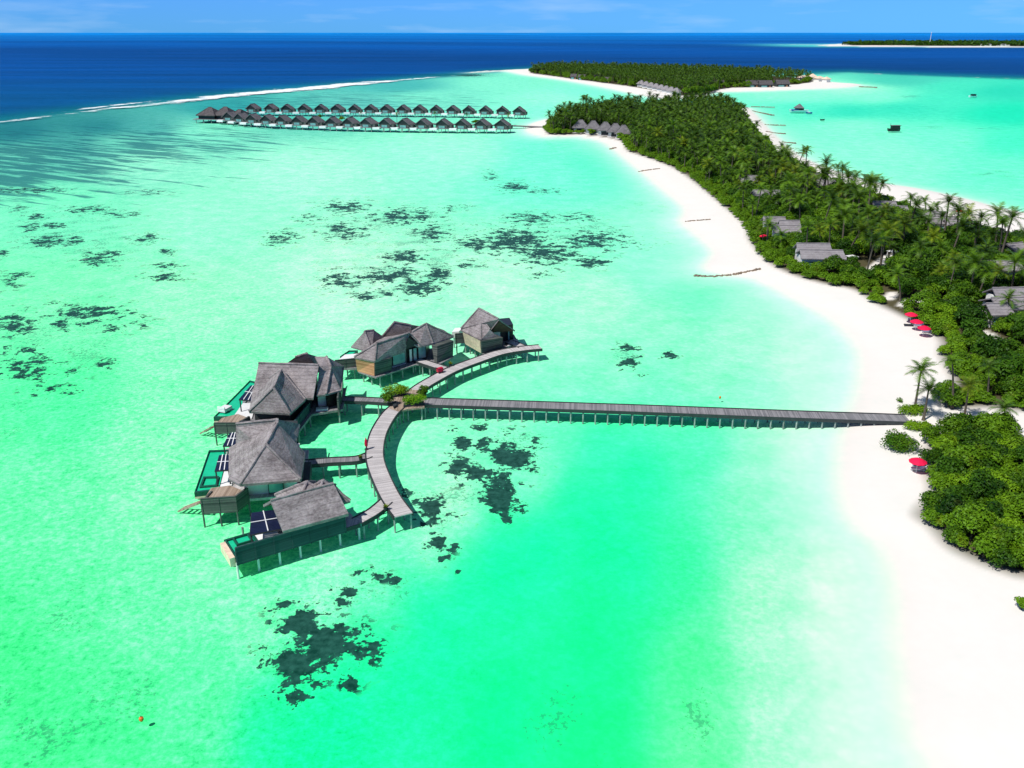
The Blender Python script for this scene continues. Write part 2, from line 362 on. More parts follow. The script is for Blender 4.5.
CTRL = [(30, 150, 88, 205, 185), (120, 140, 95, 210, 190), (150, 160, 130, 240, 210), (300, 170, 150, 255, 222), (450, 150, 140, 255, 222), (550, 172, 105, 250, 218), (600, 162, 72, 240, 205),
        (60, 210, 110, 245, 200), (200, 220, 135, 255, 212), (350, 280, 165, 255, 222), (500, 290, 165, 255, 222), (600, 300, 150, 255, 215), (660, 320, 130, 255, 208), (740, 335, 140, 255, 212),
        (790, 360, 165, 255, 222), (60, 300, 112, 250, 190), (200, 300, 135, 255, 203), (60, 400, 72, 250, 170), (200, 370, 115, 255, 192), (60, 500, 92, 255, 178), (150, 470, 115, 255, 190),
        (60, 600, 80, 253, 170), (150, 600, 94, 255, 180), (60, 720, 55, 242, 148), (200, 680, 75, 255, 170), (30, 660, 60, 248, 150), (140, 740, 60, 250, 155), (255, 620, 110, 255, 190), (200, 560, 105, 255, 185), (330, 580, 130, 255, 205), (385, 585, 135, 255, 208),
        (430, 540, 150, 255, 216), (450, 490, 155, 255, 216), (430, 440, 125, 255, 207), (510, 425, 120, 255, 207), (535, 470, 120, 255, 207), (600, 440, 38, 255, 182), (570, 500, 20, 255, 175),
        (500, 560, 12, 255, 170), (600, 520, 10, 255, 168), (440, 640, 14, 255, 166), (400, 600, 40, 255, 180), (330, 730, 14, 255, 165), (600, 650, 8, 252, 152), (600, 740, 4, 250, 142), (500, 720, 8, 253, 155),
        (670, 560, 40, 255, 168), (690, 660, 55, 255, 155), (700, 740, 75, 252, 162), (760, 480, 105, 255, 195), (770, 600, 145, 255, 205), (780, 720, 145, 255, 205), (840, 600, 185, 255, 222),
        (860, 740, 180, 255, 220), (430, 612, 10, 255, 168), (462, 580, 12, 255, 170), (350, 695, 12, 255, 166), (400, 660, 10, 255, 166), (300, 745, 14, 255, 164), (540, 535, 10, 255, 170), (640, 470, 14, 255, 175), (640, 560, 10, 255, 165), (700, 440, 55, 255, 188), (800, 440, 165, 255, 218), (650, 390, 110, 255, 205), (760, 390, 120, 255, 208), (695, 290, 92, 250, 195), (560, 142, 100, 248, 216), (640, 240, 125, 253, 215), (660, 270, 120, 253, 212),
        (800, 97, 125, 255, 218), (880, 97, 120, 252, 216), (900, 106, 45, 225, 192), (850, 110, 40, 222, 190), (940, 98, 60, 232, 198), (800, 105, 70, 235, 205), (950, 140, 105, 252, 214), (1000, 170, 95, 252, 210), (880, 150, 125, 255, 218), (1000, 200, 105, 253, 212),
        (850, 88, 150, 255, 222), (960, 86, 60, 228, 195), (1010, 112, 22, 228, 186), (900, 165, 120, 255, 216), (850, 125, 120, 255, 216), (1010, 140, 60, 240, 200), (1000, 90, 35, 215, 185), (900, 80, 60, 205, 185),
        (560, 380, 120, 255, 208), (620, 375, 125, 255, 208), (700, 365, 125, 255, 206), (480, 385, 120, 255, 205), (470, 330, 145, 255, 215), (560, 330, 145, 255, 215), (640, 420, 45, 255, 185), (560, 420, 85, 255, 197), (420, 600, 20, 255, 172), (380, 640, 20, 255, 170), (270, 720, 24, 255, 166), (590, 93, 110, 252, 218), (560, 97, 135, 255, 222), (500, 84, 115, 238, 210), (430, 95, 110, 232, 208), (350, 102, 88, 205, 196), (400, 86, 60, 180, 180), (300, 107, 70, 195, 186), (230, 106, 40, 160, 165), (100, 127, 30, 128, 136), (60, 140, 55, 158, 156), (150, 126, 62, 170, 168), (200, 130, 115, 235, 208), (20, 132, 24, 118, 130),
        (560, 112, 120, 252, 220), (720, 95.5, 110, 245, 215), (780, 93, 130, 253, 218)]
CT = np.array(CTRL, float)
vv = lambda y: 340 * np.log(np.maximum(y - 32, .5) / 50)
num = np.zeros((len(U), 3)); den = np.zeros(len(U)); uu = np.clip(U, -260, 1300)
LC = np.array([lin(*c[2:]) for c in CTRL])
for (cx, cy), c in zip(CT[:, :2], LC):
    wgt = 1 / ((uu - cx) ** 2 + (vv(V) - vv(cy)) ** 2 + 700) ** 2.0
    num += wgt[:, None] * np.sqrt(c); den += wgt
WCOL = (num / den[:, None]) ** 2
nearshore = np.exp(-np.maximum(-SD, 0) / 7)[:, None] * np.clip(1 - (V[:, None] - 430) / 250, .55, 1)
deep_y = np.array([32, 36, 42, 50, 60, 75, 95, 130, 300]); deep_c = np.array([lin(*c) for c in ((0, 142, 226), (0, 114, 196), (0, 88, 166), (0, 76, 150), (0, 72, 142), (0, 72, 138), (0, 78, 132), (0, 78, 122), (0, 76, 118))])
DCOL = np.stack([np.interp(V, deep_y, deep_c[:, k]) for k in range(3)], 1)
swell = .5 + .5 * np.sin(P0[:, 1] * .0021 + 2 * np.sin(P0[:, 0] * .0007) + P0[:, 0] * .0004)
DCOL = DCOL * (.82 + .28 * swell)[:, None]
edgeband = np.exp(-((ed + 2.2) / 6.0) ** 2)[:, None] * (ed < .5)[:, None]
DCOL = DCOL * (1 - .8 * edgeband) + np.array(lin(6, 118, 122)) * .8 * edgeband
fr = np.clip(farreef * 1.2, 0, 1)[:, None]
DCOL = DCOL * (1 - fr) + np.array(lin(70, 200, 195)) * fr
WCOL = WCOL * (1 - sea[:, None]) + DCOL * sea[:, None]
# land
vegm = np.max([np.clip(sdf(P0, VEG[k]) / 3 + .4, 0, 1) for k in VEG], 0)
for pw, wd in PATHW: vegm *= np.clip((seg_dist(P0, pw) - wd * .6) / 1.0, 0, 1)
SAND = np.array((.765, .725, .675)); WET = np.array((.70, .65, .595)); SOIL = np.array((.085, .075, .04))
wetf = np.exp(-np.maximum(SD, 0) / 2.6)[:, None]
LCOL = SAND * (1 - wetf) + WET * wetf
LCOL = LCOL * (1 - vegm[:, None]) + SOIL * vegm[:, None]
lf = np.clip(SD / 4.5 + .62, 0, 1)[:, None]; lf = lf * lf * (3 - 2 * lf)
WC2 = np.stack([WCOL[:, 0] * 1.06 + .012 * (1 - sea) * np.clip(WCOL[:, 0] / .08, 0, 1), WCOL[:, 1] * .89, WCOL[:, 2] * .775], 1)
WC2[:, 2] += sea * WCOL[:, 2] * .12
WC2 = WC2 * (1 - nearshore) + np.array((.60, .87, .71)) * nearshore
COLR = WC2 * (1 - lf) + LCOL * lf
ZG = np.where(SD > 0, 1.35 * (1 - np.exp(-SD / 7)), -1.0 * (1 - np.exp(np.minimum(SD, 0) / 9)))
ZG = ZG - .5 * sea * (1 - np.clip(SD / 5 + 1, 0, 1))
# reef, seagrass
BL = [(300, 615, 18, 13, 1), (322, 640, 34, 17, 1.1), (292, 655, 22, 20, 1.1), (345, 622, 13, 8, .9), (283, 598, 13, 7, .9), (350, 585, 13, 5, .8), (296, 688, 12, 8, 1), (350, 676, 7, 5, 1), (278, 690, 5, 4, .9),
      (460, 437, 10, 9, 1), (485, 440, 8, 8, .9), (509, 450, 19, 14, 1.1), (460, 459, 12, 6, 1), (473, 467, 15, 8, 1), (500, 483, 15, 17, 1.1), (502, 502, 14, 6, 1.1), (506, 514, 6, 4, .9), (482, 423, 8, 3, .8), (479, 449, 9, 4, .7),
      (533, 440, 9, 10, .5), (480, 492, 7, 8, .7), (533, 466, 6, 3, .6), (408, 487, 9, 5, .9), (413, 495, 6, 5, .8), (429, 504, 11, 10, 1), (450, 508, 13, 5, .6), (445, 516, 9, 4, .6), (440, 535, 9, 11, 1), (454, 538, 6, 4, .9), (440, 552, 5, 4, .8), (431, 527, 6, 5, .8), (458, 565, 5, 6, .55),
      (330, 580, 7, 3, .7), (363, 575, 6, 3, .7), (395, 573, 6, 4, .75), (357, 565, 6, 3, .7), (370, 563, 7, 3, .7), (340, 596, 16, 6, .5), (380, 570, 20, 8, .4),
      (627, 345, 8, 4, .9), (630, 357, 10, 5, 1), (669, 351, 7, 3.5, .85), (641, 370, 5, 3, .7), 
      (346, 204, 25, 6, .68), (405, 214, 38, 9, .66), (342, 228, 23, 8, .72), (405, 253, 22, 6, .7), (393, 271, 27, 8, .8), (416, 284, 26, 8, .8), (436, 273, 16, 8, .8), (342, 277, 20, 9, .72), (365, 294, 14, 4, .65), (432, 230, 17, 9, .68), (475, 241, 22, 9, .66), (514, 238, 36, 12, .78),
      (545, 249, 32, 11, .8), (592, 238, 34, 8, .8), (592, 259, 17, 5, .8), (533, 216, 32, 8, .52), (516, 185, 14, 4, .8), (490, 173, 9, 6, .5), (549, 189, 24, 3, .5), (537, 271, 13, 4, .6), (276, 236, 18, 9, .5), (281, 234, 18, 7, .6), 
      (51, 238, 22, 6, .8), (98, 255, 17, 7, .72), (30, 224, 14, 4, .7), (88, 207, 26, 4, .65), (166, 273, 17, 3, .8), (166, 248, 8, 3, .75), (170, 262, 17, 3, .6), (146, 235, 16, 5, .6), (85, 309, 38, 9, .78), (115, 324, 17, 4, .75), (10, 319, 26, 12, .68), (24, 363, 36, 12, .7), (51, 370, 32, 10, .52),
      (7, 278, 13, 8, .6), (20, 271, 16, 3, .6), 
      
      
      (470, 74.5, 14, 1.2, 1.0), (37, 214, 14, 2.5, .65), (54, 223, 16, 3, .7), (75, 238, 9, 5, .7), (20, 206, 12, 3, .6), (0, 250, 9, 6, .6), (110, 250, 14, 4, .6), (98, 262, 10, 3, .6), (60, 320, 22, 8, .6), (140, 318, 18, 5, .55), (20, 345, 30, 6, .6), (55, 385, 40, 8, .5), (110, 360, 16, 8, .45), (30, 188, 40, 3, .6), (118, 212, 26, 3, .55), (150, 190, 30, 3, .45), (310, 215, 20, 5, .5), (455, 205, 20, 5, .5), (580, 215, 25, 5, .5), (380, 290, 22, 5, .6), (470, 262, 18, 5, .55)]
reef = np.zeros(len(U))
for bx, by, rx, ry, a in BL:
    r2 = ((U - bx) / rx) ** 2 + ((V - by) / ry) ** 2
    reef = np.maximum(reef, np.maximum(a * np.exp(-r2 * .75), .44 * min(a, 1) * np.exp(-r2 * .15)))
reef *= np.clip(-SD / 3, 0, 1)
GR = [(560, 225, 100, 30, .55), (400, 245, 110, 50, .6), (650, 205, 50, 16, .45), (90, 240, 110, 50, .55), (5, 410, 40, 40, .55), (60, 340, 80, 50, .55), (150, 390, 70, 50, .4), (70, 600, 55, 30, .62), (30, 720, 60, 50, .85), (100, 690, 60, 40, .6),
      (560, 710, 45, 45, .5), (600, 750, 40, 30, .5), (220, 650, 40, 20, .5), (700, 715, 30, 40, .62), (620, 350, 24, 12, .5), (640, 330, 30, 12, .3), (1000, 172, 30, 5, .75), (985, 127, 24, 2.5, .6), (905, 106, 50, 3, .5), (910, 95.5, 16, 2, .8), (965, 141, 12, 2, .7), (875, 133, 18, 1.6, .6), (930, 125.5, 18, 2, .7), (700, 281, 14, 6, .7),
      (380, 580, 40, 18, .7), (450, 500, 60, 30, .55), (520, 445, 30, 22, .7), (330, 600, 50, 20, .5), (430, 565, 30, 14, .45), (250, 640, 40, 60, .4), (270, 470, 200, 60, .3), (100, 480, 120, 60, .4)]
grit = np.zeros(len(U))
for bx, by, rx, ry, a in GR: grit = np.maximum(grit, a * np.exp(-(((U - bx) / rx) ** 2 + ((V - by) / ry) ** 2) * .75))
grit *= np.clip(-SD / 3, 0, 1)
streak = np.exp(-((np.minimum(U, 400) + 40) / 215) ** 2) * np.exp(-((V - 168) / 36) ** 2) + .55 * np.exp(-((U - 190) / 130) ** 2 - ((V - 140) / 20) ** 2) + .6 * np.exp(-((U - 330) / 200) ** 2 - ((V - 100) / 12) ** 2)
streak = np.clip(streak * 1.15, 0, 1) * (1 - sea)
rubble_caustic = np.exp(-((U - 150) / 260) ** 2) / (1 + np.exp(-(V - 330) / 60)) + .5 / (1 + np.exp(-(V - 480) / 50)) * np.exp(-((U - 730) / 90) ** 2) + .25
rubble_caustic = np.clip(rubble_caustic, 0, 1) * (1 - lf[:, 0]) * np.clip((-SD + 4) / 34, .12, 1)
nr, nc = GX.shape
idx = np.arange(nr * nc).reshape(nr, nc)
quads = np.stack([idx[1:, :-1], idx[1:, 1:], idx[:-1, 1:], idx[:-1, :-1]], -1).reshape(-1, 4)

tg = NT('sand_and_lagoon_floor')
pos = tg.n('NewGeometry').outputs['Position']
ca = tg.n('Attribute', attribute_name='Col').outputs['Color']
ra = tg.n('Attribute', attribute_name='reef').outputs['Fac']; sa_ = tg.n('Attribute', attribute_name='streak').outputs['Fac']; ba = tg.n('Attribute', attribute_name='rubble_caustic').outputs['Fac']
dp = (at(100, 184) - at(0, 172)); ang = math.atan2(dp.y, dp.x)
n1 = tg.noise(pos, .32, 7, .62, .3); n2 = tg.noise(pos, .9, 4, .6)
n6 = tg.noise(pos, 1.5, 5, .6)
rm0 = tg.rng(tg.val(tg.val(ra, 'ADD', tg.val(tg.val(n1, 'SUBTRACT', .5), 'MULTIPLY', 2.7)), 'ADD', tg.val(tg.val(n6, 'SUBTRACT', .5), 'MULTIPLY', 1.7)), .44, .60, 0, 1, True)
rm = tg.val(rm0, 'MULTIPLY', tg.rng(ra, .10, .28))
mpx = tg.n('Mapping', vector_type='TEXTURE'); mpx.inputs['Rotation'].default_value = (0, 0, ang); mpx.inputs['Scale'].default_value = (46, 5.5, 20); tg.l(pos, mpx.inputs[0])
n3 = tg.noise(mpx.outputs[0], 1.0, 6, .62, .5)
sm0 = tg.rng(tg.val(tg.val(sa_, 'MULTIPLY', .42), 'ADD', tg.val(tg.val(n3, 'SUBTRACT', .5), 'MULTIPLY', 1.8)), .26, .42, 0, .85, True)
sm = tg.val(sm0, 'MULTIPLY', tg.rng(sa_, .05, .3))
ga = tg.n('Attribute', attribute_name='grit').outputs['Fac']
n4 = tg.noise(pos, 1.9, 6, .7, .2); n5 = tg.noise(pos, .12, 4, .6)
gmk = tg.val(tg.rng(tg.val(tg.val(ga, 'MULTIPLY', tg.rng(n5, .35, .65, .25, 1.1)), 'ADD', tg.val(tg.val(n4, 'SUBTRACT', .5), 'MULTIPLY', 2.2)), .46, .62, 0, .6, True), 'MULTIPLY', tg.rng(ga, .05, .25))
mot = tg.noise(pos, 1.5, 6, .72); mot2 = tg.noise(pos, .16, 6, .65)  # fine speckle: rubble grain plus caustic light put into the colour
vo = tg.n('TexVoronoi', feature='SMOOTH_F1'); vo.inputs['Scale'].default_value = .9; tg.l(pos, vo.inputs['Vector'])  # net of caustic light painted into the floor colour
mf = tg.val(tg.val(tg.rng(mot, .25, .75, -.46, .50), 'MULTIPLY', ba), 'ADD', tg.rng(vo.outputs['Distance'], .1, .8, .05, -.06))
mf = tg.val(tg.val(mf, 'ADD', tg.rng(mot2, .3, .7, -.11, .10)), 'MULTIPLY_ADD', tg.rng(ba, 0, .25, .15, 1), 1.0)
c1 = tg.mix(1.0, ca, (1, 1, 1)); sea_a = tg.n('Attribute', attribute_name='sea').outputs['Fac']; n7 = tg.noise(tg.map(pos, (.0022, .012, 1)), 1.0, 6, .65)
mf = tg.val(mf, 'ADD', tg.val(tg.val(tg.val(n7, 'SUBTRACT', .5), 'MULTIPLY', 1.1), 'MULTIPLY', sea_a))
mm = tg.n('Mix', data_type='RGBA', blend_type='MULTIPLY'); mm.inputs['Factor'].default_value = 1; tg.l(ca, mm.inputs['A'])
cmb = tg.n('CombineXYZ'); tg.l(tg.val(mf, 'POWER', 2.8), cmb.inputs[0]); tg.l(mf, cmb.inputs[1]); tg.l(tg.val(mf, 'POWER', 1.25), cmb.inputs[2]); tg.l(cmb.outputs[0], mm.inputs['B'])
rc = tg.mix(tg.rng(n2, .35, .65), (.003, .020, .022), (.020, .082, .070))
rcf = tg.mix(.03, rc, ca)
c2 = tg.mix(sm, mm.outputs['Result'], tg.mix(.10, (.012, .12, .14), ca)); c3 = tg.mix(rm, tg.mix(gmk, c2, tg.mix(.22, (.015, .10, .09), ca)), rcf)
tg.base(c3); tg.b.inputs['Roughness'].default_value = .95; tg.b.inputs['Specular IOR Level'].default_value = .02
gm = np_mesh('ground', np.column_stack([at_np(U, V, 0.0), ZG]), quads, [tg.m], smooth=True)
def attr(me, name, a):
    if a.ndim == 2:
        x = me.attributes.new(name, 'FLOAT_COLOR', 'POINT'); x.data.foreach_set('color', np.column_stack([a, np.ones(len(a))]).astype(np.float32).ravel())
    else:
        x = me.attributes.new(name, 'FLOAT', 'POINT'); x.data.foreach_set('value', a.astype(np.float32))
for k, a in (('Col', np.clip(COLR, 0, 1)), ('reef', reef), ('grit', grit), ('sea', sea), ('streak', streak), ('rubble_caustic', rubble_caustic)): attr(gm, k, a)
tag(link(bpy.data.objects.new('ground', gm)), 'white coral sand of the island and the lagoon floor', 'ground', kind='structure')
def ground_z(p):
    d = max(sdf(np.array([[p[0], p[1]]], float), q)[0] for q in ISLANDS)
    return 1.35 * (1 - math.exp(-d / 7)) if d > 0 else -1.0 * (1 - math.exp(d / 9))

# the water surface
foam = np.exp(-((ed + jit * .25 - .1) / (1.9 + .7 * np.sin(P0[:, 0] * .02) + .3 * np.sin(P0[:, 0] * .057))) ** 2) * np.clip((478 - U) / 40, 0, 1) * (.55 + .45 * np.sin(P0[:, 0] * .011 + 1) ** 2)
foam = np.maximum(foam, .75 * np.exp(-((ed + jit * .3 + 2.3) / .8) ** 2) * np.exp(-((U - 115) / 60) ** 2))
foam = np.maximum(foam, .30 * np.exp(-((ed + jit - .2) / 1.4) ** 2) * np.clip((U - 815) / 30, 0, 1))
foam = np.maximum(foam, .7 * farreef * np.exp(-((V - 44.6) / .7) ** 2))
tw = NT('sea_surface'); pos = tw.n('NewGeometry').outputs['Position']
fa = tw.n('Attribute', attribute_name='foam').outputs['Fac']
lp = tw.n('Attribute', attribute_name='sea').outputs['Fac']
fn = tw.noise(pos, .035, 8, .75); fmask = tw.rng(tw.val(fa, 'ADD', tw.val(tw.val(fn, 'SUBTRACT', .5), 'MULTIPLY', 2.6)), .40, .85, 0, .92, True)
wn = tw.noise(tw.map(pos, (1, 1.6, 1), (0, 0, .4)), .55, 5, .6); wl = tw.noise(tw.map(pos, (.6, 1.4, 1), (0, 0, -.2)), .03, 4, .6)
bmp = tw.n('Bump'); bmp.inputs['Strength'].default_value = .5; bmp.inputs['Distance'].default_value = .12
tw.l(tw.val(wn, 'ADD', tw.val(wl, 'MULTIPLY', 1.5)), bmp.inputs['Height'])
gl = tw.n('BsdfGlossy'); gl.inputs['Roughness'].default_value = .12; tw.l(bmp.outputs[0], gl.inputs['Normal'])
tp = tw.n('BsdfTransparent')
frs = tw.n('Fresnel'); frs.inputs['IOR'].default_value = 1.22; tw.l(bmp.outputs[0], frs.inputs['Normal'])
m1 = tw.n('MixShader'); tw.l(tw.val(tw.val(frs.outputs[0], 'MULTIPLY', .26), 'MINIMUM', .045), m1.inputs[0]); tw.l(tp.outputs[0], m1.inputs[1]); tw.l(gl.outputs[0], m1.inputs[2])
df = tw.n('BsdfDiffuse'); df.inputs[0].default_value = (.86, .9, .92, 1)
m2 = tw.n('MixShader'); tw.l(fmask, m2.inputs[0]); tw.l(m1.outputs[0], m2.inputs[1]); tw.l(df.outputs[0], m2.inputs[2]); tw.l(m2.outputs[0], tw.out.inputs[0])
wm = np_mesh('water', np.column_stack([at_np(U, V, 0.0), np.zeros(len(U))]), quads, [tw.m], smooth=True)
attr(wm, 'foam', foam); attr(wm, 'sea', sea)
tag(link(bpy.data.objects.new('water', wm)), 'clear emerald lagoon and deep blue sea with a line of surf', 'water', kind='structure')
# ------------------------------------------------------------------ overwater villas of the near cluster
DZ, EZ, RZ = 1.6, 4.5, 7.7               # deck, eaves and ridge heights above the water
def P(px, py, z=DZ): return at(px, py, z)
def mirror(p, a, b):                       # p mirrored in plan about the line a-b
    a2, b2, p2 = Vector(a[:2]), Vector(b[:2]), Vector(p[:2]); d = (b2 - a2).normalized(); q = a2 + d * (p2 - a2).dot(d)
    m = q * 2 - p2; return Vector((m.x, m.y, p[2]))
def roof(name, v, faces, parent, mat=None, t=.32, ridge=None):
    """thatch shell: faces over points v, with thickness t below, and a roll of thatch along each ridge or hip"""
    mb = MB(); v = [Vector(p) for p in v]; edges = {}
    for f in faces:
        mb.poly([v[i] for i in f]); mb.poly([v[i] - Vector((0, 0, t)) for i in f[::-1]])
        for i, j in zip(f, f[1:] + f[:1]): edges.setdefault(frozenset((i, j)), []).append((i, j))
    for e in edges.values():
        if len(e) == 1:
            i, j = e[0]; d = Vector((0, 0, t)); mb.poly([v[i] - d, v[j] - d, v[j], v[i]])
    for i, j in ridge or []:
        a, b = v[i], v[j]; n = 6; pts = [a.lerp(b, k / n) + Vector((0, 0, .02 + rnd.uniform(-.03, .05))) for k in range(n + 1)]
        mb.tube(pts, [.2 + rnd.uniform(-.03, .03) for _ in pts], 7)
    return mb.build(name, mat or M['thatch'], parent)
def hip(parent, FL, FR, RF, RB, BR=None, BL=None, name='roof', front='hip', back='hip', mat=None, t=.32):
    BR = BR or FR + (RB - RF) ; BL = BL or FL + (RB - RF)
    BR = Vector((BR[0], BR[1], FR[2])); BL = Vector((BL[0], BL[1], FL[2]))
    v = [FL, FR, BR, BL, RF, RB]; f = [(1, 2, 5, 4), (3, 0, 4, 5)]; rg = [(4, 5)]
    if front == 'hip': f.append((0, 1, 4)); rg += [(0, 4), (1, 4)]
    if back == 'hip': f.append((2, 3, 5)); rg += [(2, 5), (3, 5)]
    o = roof(name, v, f, parent, mat, t, rg)
    return o, [FL, FR, BR, BL]
def inset(poly, d):
    c = sum((Vector(p[:2]) for p in poly), Vector((0, 0))) / len(poly); out = []
    for p in poly:
        q = Vector(p[:2]) - c; l = q.length; out.append(c + q * max(.2, (l - d * 1.4) / l))
    return out
def walls(parent, poly, z0, z1, mat, name='wall', d=.6):
    return MB().prism(inset(poly, d) if d else poly, z0, z1).build(name, mat, parent)
def posts(parent, pts, ztop, mat=None, r=.15, zb=-1.25, name='post'):
    for p in pts:
        MB().tube([(p[0], p[1], zb), (p[0], p[1], ztop)], r, 8).build(name, mat or M['post'], parent)
        # the dark weed-grown foot of the post, at and below the waterline
def grid_posts(parent, poly, ztop, step=3.0, mat=None, d=.5):
    poly = [Vector(p[:2]) for p in poly]; ins = inset(poly, d); n = len(ins); pts = []
    for i in range(n):
        a, b = ins[i], ins[(i + 1) % n]; k = max(1, round((b - a).length / step))
        pts += [a.lerp(b, j / k) for j in range(k)]
    posts(parent, pts, ztop, mat)
def deckp(parent, poly, z0=1.28, z1=DZ, mat=None, name='deck'):
    return MB().prism(poly, z0, z1).build(name, mat or M['deck'], parent)
def screen(parent, pts, z0, z1, mat=None, name='screen_wall', th=.14):
    """a boarded privacy wall along pts with posts and a cap rail"""
    mb = MB(); pts = [Vector(p[:2]) for p in pts]
    for a, b in zip(pts, pts[1:]):
        d = (b - a).normalized(); n = Vector((-d.y, d.x)) * th / 2; L = (b - a).length
        a3, b3 = a, b
        q = [a3 - n, b3 - n, b3 + n, a3 + n]
        mb.prism(q, z0, z1)
        q = [a3 - n * 1.8, b3 - n * 1.8, b3 + n * 1.8, a3 + n * 1.8]; mb.prism(q, z1 + .003, z1 + .09)
        k = max(1, round(L / 2.4))
        for j in range(k + 1):
            c = a3.lerp(b3, j / k); mb.box((c.x, c.y, z0 - .02), .16, th + .12, z1 - z0 + .01, math.atan2(d.y, d.x))
    return mb.build(name, mat or M['screen'], parent)
def pool(parent, q, z=1.55, depth=.55, rimw=.32, rim=None):
    """q = outer corners in order; a stone basin, its rim and the water inside"""
    q = [Vector(p[:2]) for p in q]; ins = inset(q, rimw * 1.0)
    MB().prism(q, .75, z - depth).build('pool_basin', M['cream'], parent)
    mb = MB()
    for i in range(4):
        j = (i + 1) % 4; mb.prism([q[i], q[j], ins[j], ins[i]], z - depth + .003, z)
    mb.build('pool_rim', rim or M['tile'], parent)
    MB().prism(inset(ins, .01), z - depth + .004, z - .22, bot=False).build('pool_water', M['poolw'], parent)
def pergola(parent, q, z=3.9, zb=DZ, nb=3, mat=None, pst=True):
    """navy slatted shade on a timber frame; q = 4 corners in plan"""
    q = [Vector(p[:2]) for p in q]; fr = MB()
    if pst:
        for p in inset(q, .15): fr.box((p.x, p.y, zb), .16, .16, z - zb - .14)
    c3 = lambda p, zz: (p.x, p.y, zz)
    for i in range(4): fr.beam(c3(q[i], z - .07), c3(q[(i + 1) % 4], z - .07), .14, .13)
    root = fr.build('pergola', M['fascia'], parent)
    sl = MB(); n = 14
    for k in range(n):
        a, b = q[0].lerp(q[3], (k + .5) / n), q[1].lerp(q[2], (k + .5) / n)
        sl.beam(c3(a, z + .03), c3(b, z + .03), (q[3] - q[0]).length / n * .86, .05)
    sl.build('shade_slats', M['navy'], root)
    be = MB()
    for k in range(1, nb):
        be.beam(c3(q[0].lerp(q[1], k / nb), z + .11), c3(q[3].lerp(q[2], k / nb), z + .11), .12, .08)
    be.beam(c3(q[0].lerp(q[3], .5), z + .19), c3(q[1].lerp(q[2], .5), z + .19), .12, .06)
    be.build('white_beam', M['white'], root)
def window(parent, a, b, z0, z1, out=.05, mat=None, frame=True, name='window'):
    """glazed opening between plan points a and b, standing proud by out towards the camera"""
    a, b = Vector(a[:2]), Vector(b[:2]); d = (b - a).normalized(); n = Vector((d.y, -d.x))
    if n.y > 0 and abs(n.y) > .05: n = -n
    mb = MB(); L = (b - a).length
    for u0, u1, w0, w1 in ((0, L, z0, z0 + .1), (0, L, z1 - .1, z1), (0, .1, z0 + .1, z1 - .1), (L - .1, L, z0 + .1, z1 - .1)):
        mb.prism([a + d * u0, a + d * u1, a + d * u1 + n * (out + .05), a + d * u0 + n * (out + .05)], w0, w1)
    f = mb.build(name, M['fascia'], parent)
    g = MB(); g.prism([a + d * .1, b - d * .1, b - d * .1 + n * out, a + d * .1 + n * out], z0 + .1, z1 - .1)
    g.build('pane', mat or M['glass'], f)
def stairs(parent, top, bot, width=1.2, n=7):
    top, bot = Vector(top), Vector(bot); mb = MB(); d = (bot - top); h = Vector((d.x, d.y, 0)).normalized(); s = Vector((-h.y, h.x, 0)) * width / 2
    for sg in (-1, 1): mb.beam(top + s * sg, bot + s * sg, .1, .25)
    for k in range(n):
        p = top.lerp(bot, (k + .5) / n); mb.box((p.x, p.y, p.z), .34, width, .06, math.atan2(h.y, h.x))
    mb.build('stairs', M['warm'], parent)
def daybed(loc, label, rz=0):
    t = thing('daybed', label, 'daybed', loc, rz)
    MB().box((0, 0, 0), 2.0, 1.5, .35).build('base', M['white'], t); MB().box((0, 0, .353), 1.9, 1.4, .16).build('cushion', M['white'], t)
    MB().box((-.9, 0, .52), .18, 1.4, .4).build('backrest', M['white'], t)
    return t
def lounger(loc, rz, label, group=None, mat='white', cush='cushion'):
    t = thing('sun_lounger', label, 'sun lounger', loc, rz, group)
    f = MB(); f.box((0, 0, .26), 1.95, .66, .07)
    f.build('frame', M[mat], t)
    for x in (-.8, .8):
        for y in (-.26, .26): MB().box((x, y, 0), .08, .08, .258).build('leg', M[mat], t)
    MB().box((.28, 0, .333), 1.3, .6, .1).build('mattress', M[cush], t)
    b = MB(); b.beam((-.38, 0, .40), (-.95, 0, .78), .6, .1); b.build('backrest', M[cush], t)
    return t

# --- villa at the near end: long boarded screen, gabled roof along it, a second roof behind
def dxy(a, b): return Vector((b[0] - a[0], b[1] - a[1], 0))
vE = wthing('water_villa', 'thatched water villa nearest the camera with a long dark board screen along its deck', 'villa', P(300, 530, 0), 'five thatched villas around the curved boardwalk')
s0, s1, s2 = P(237, 563, 1.3), P(345, 530.2, 1.3), P(360, 525.5, 1.3)
axE = dxy(s0, s1).normalized(); nE = Vector((-axE.y, axE.x, 0))       # along the screen, and away from the camera
dk = [s0, s2, s2 + nE * 3.2, s1 + nE * 7.6, s0 + nE * 8 + axE * 4.2, s0 + nE * 5.2 + axE * 3.6, s0 + nE * 5.2]
deckp(vE, dk)
MB().prism([s0 - nE * .1, s2 - nE * .1, s2 - nE * .02, s0 - nE * .02], 1.05, 1.62).build('fascia', M['fascia'], vE)
screen(vE, [s0 - nE * .18, s1 - nE * .18], 1.1, 3.45)
L = dxy(s0, s2).length
posts(vE, [s0 + axE * (L * k / 6.0) + nE * (.15 if k == 0 else .5) for k in range(7)], 1.3, M['plaster'])
posts(vE, [s0 + nE * 3.0 + axE * .3, s0 + nE * 5.0 + axE * .3, s0 + axE * 5 + nE * 6, s0 + axE * 9 + nE * 6, s0 + axE * 3 + nE * 7.8, s0 + axE * 8 + nE * 3.4], 1.3)
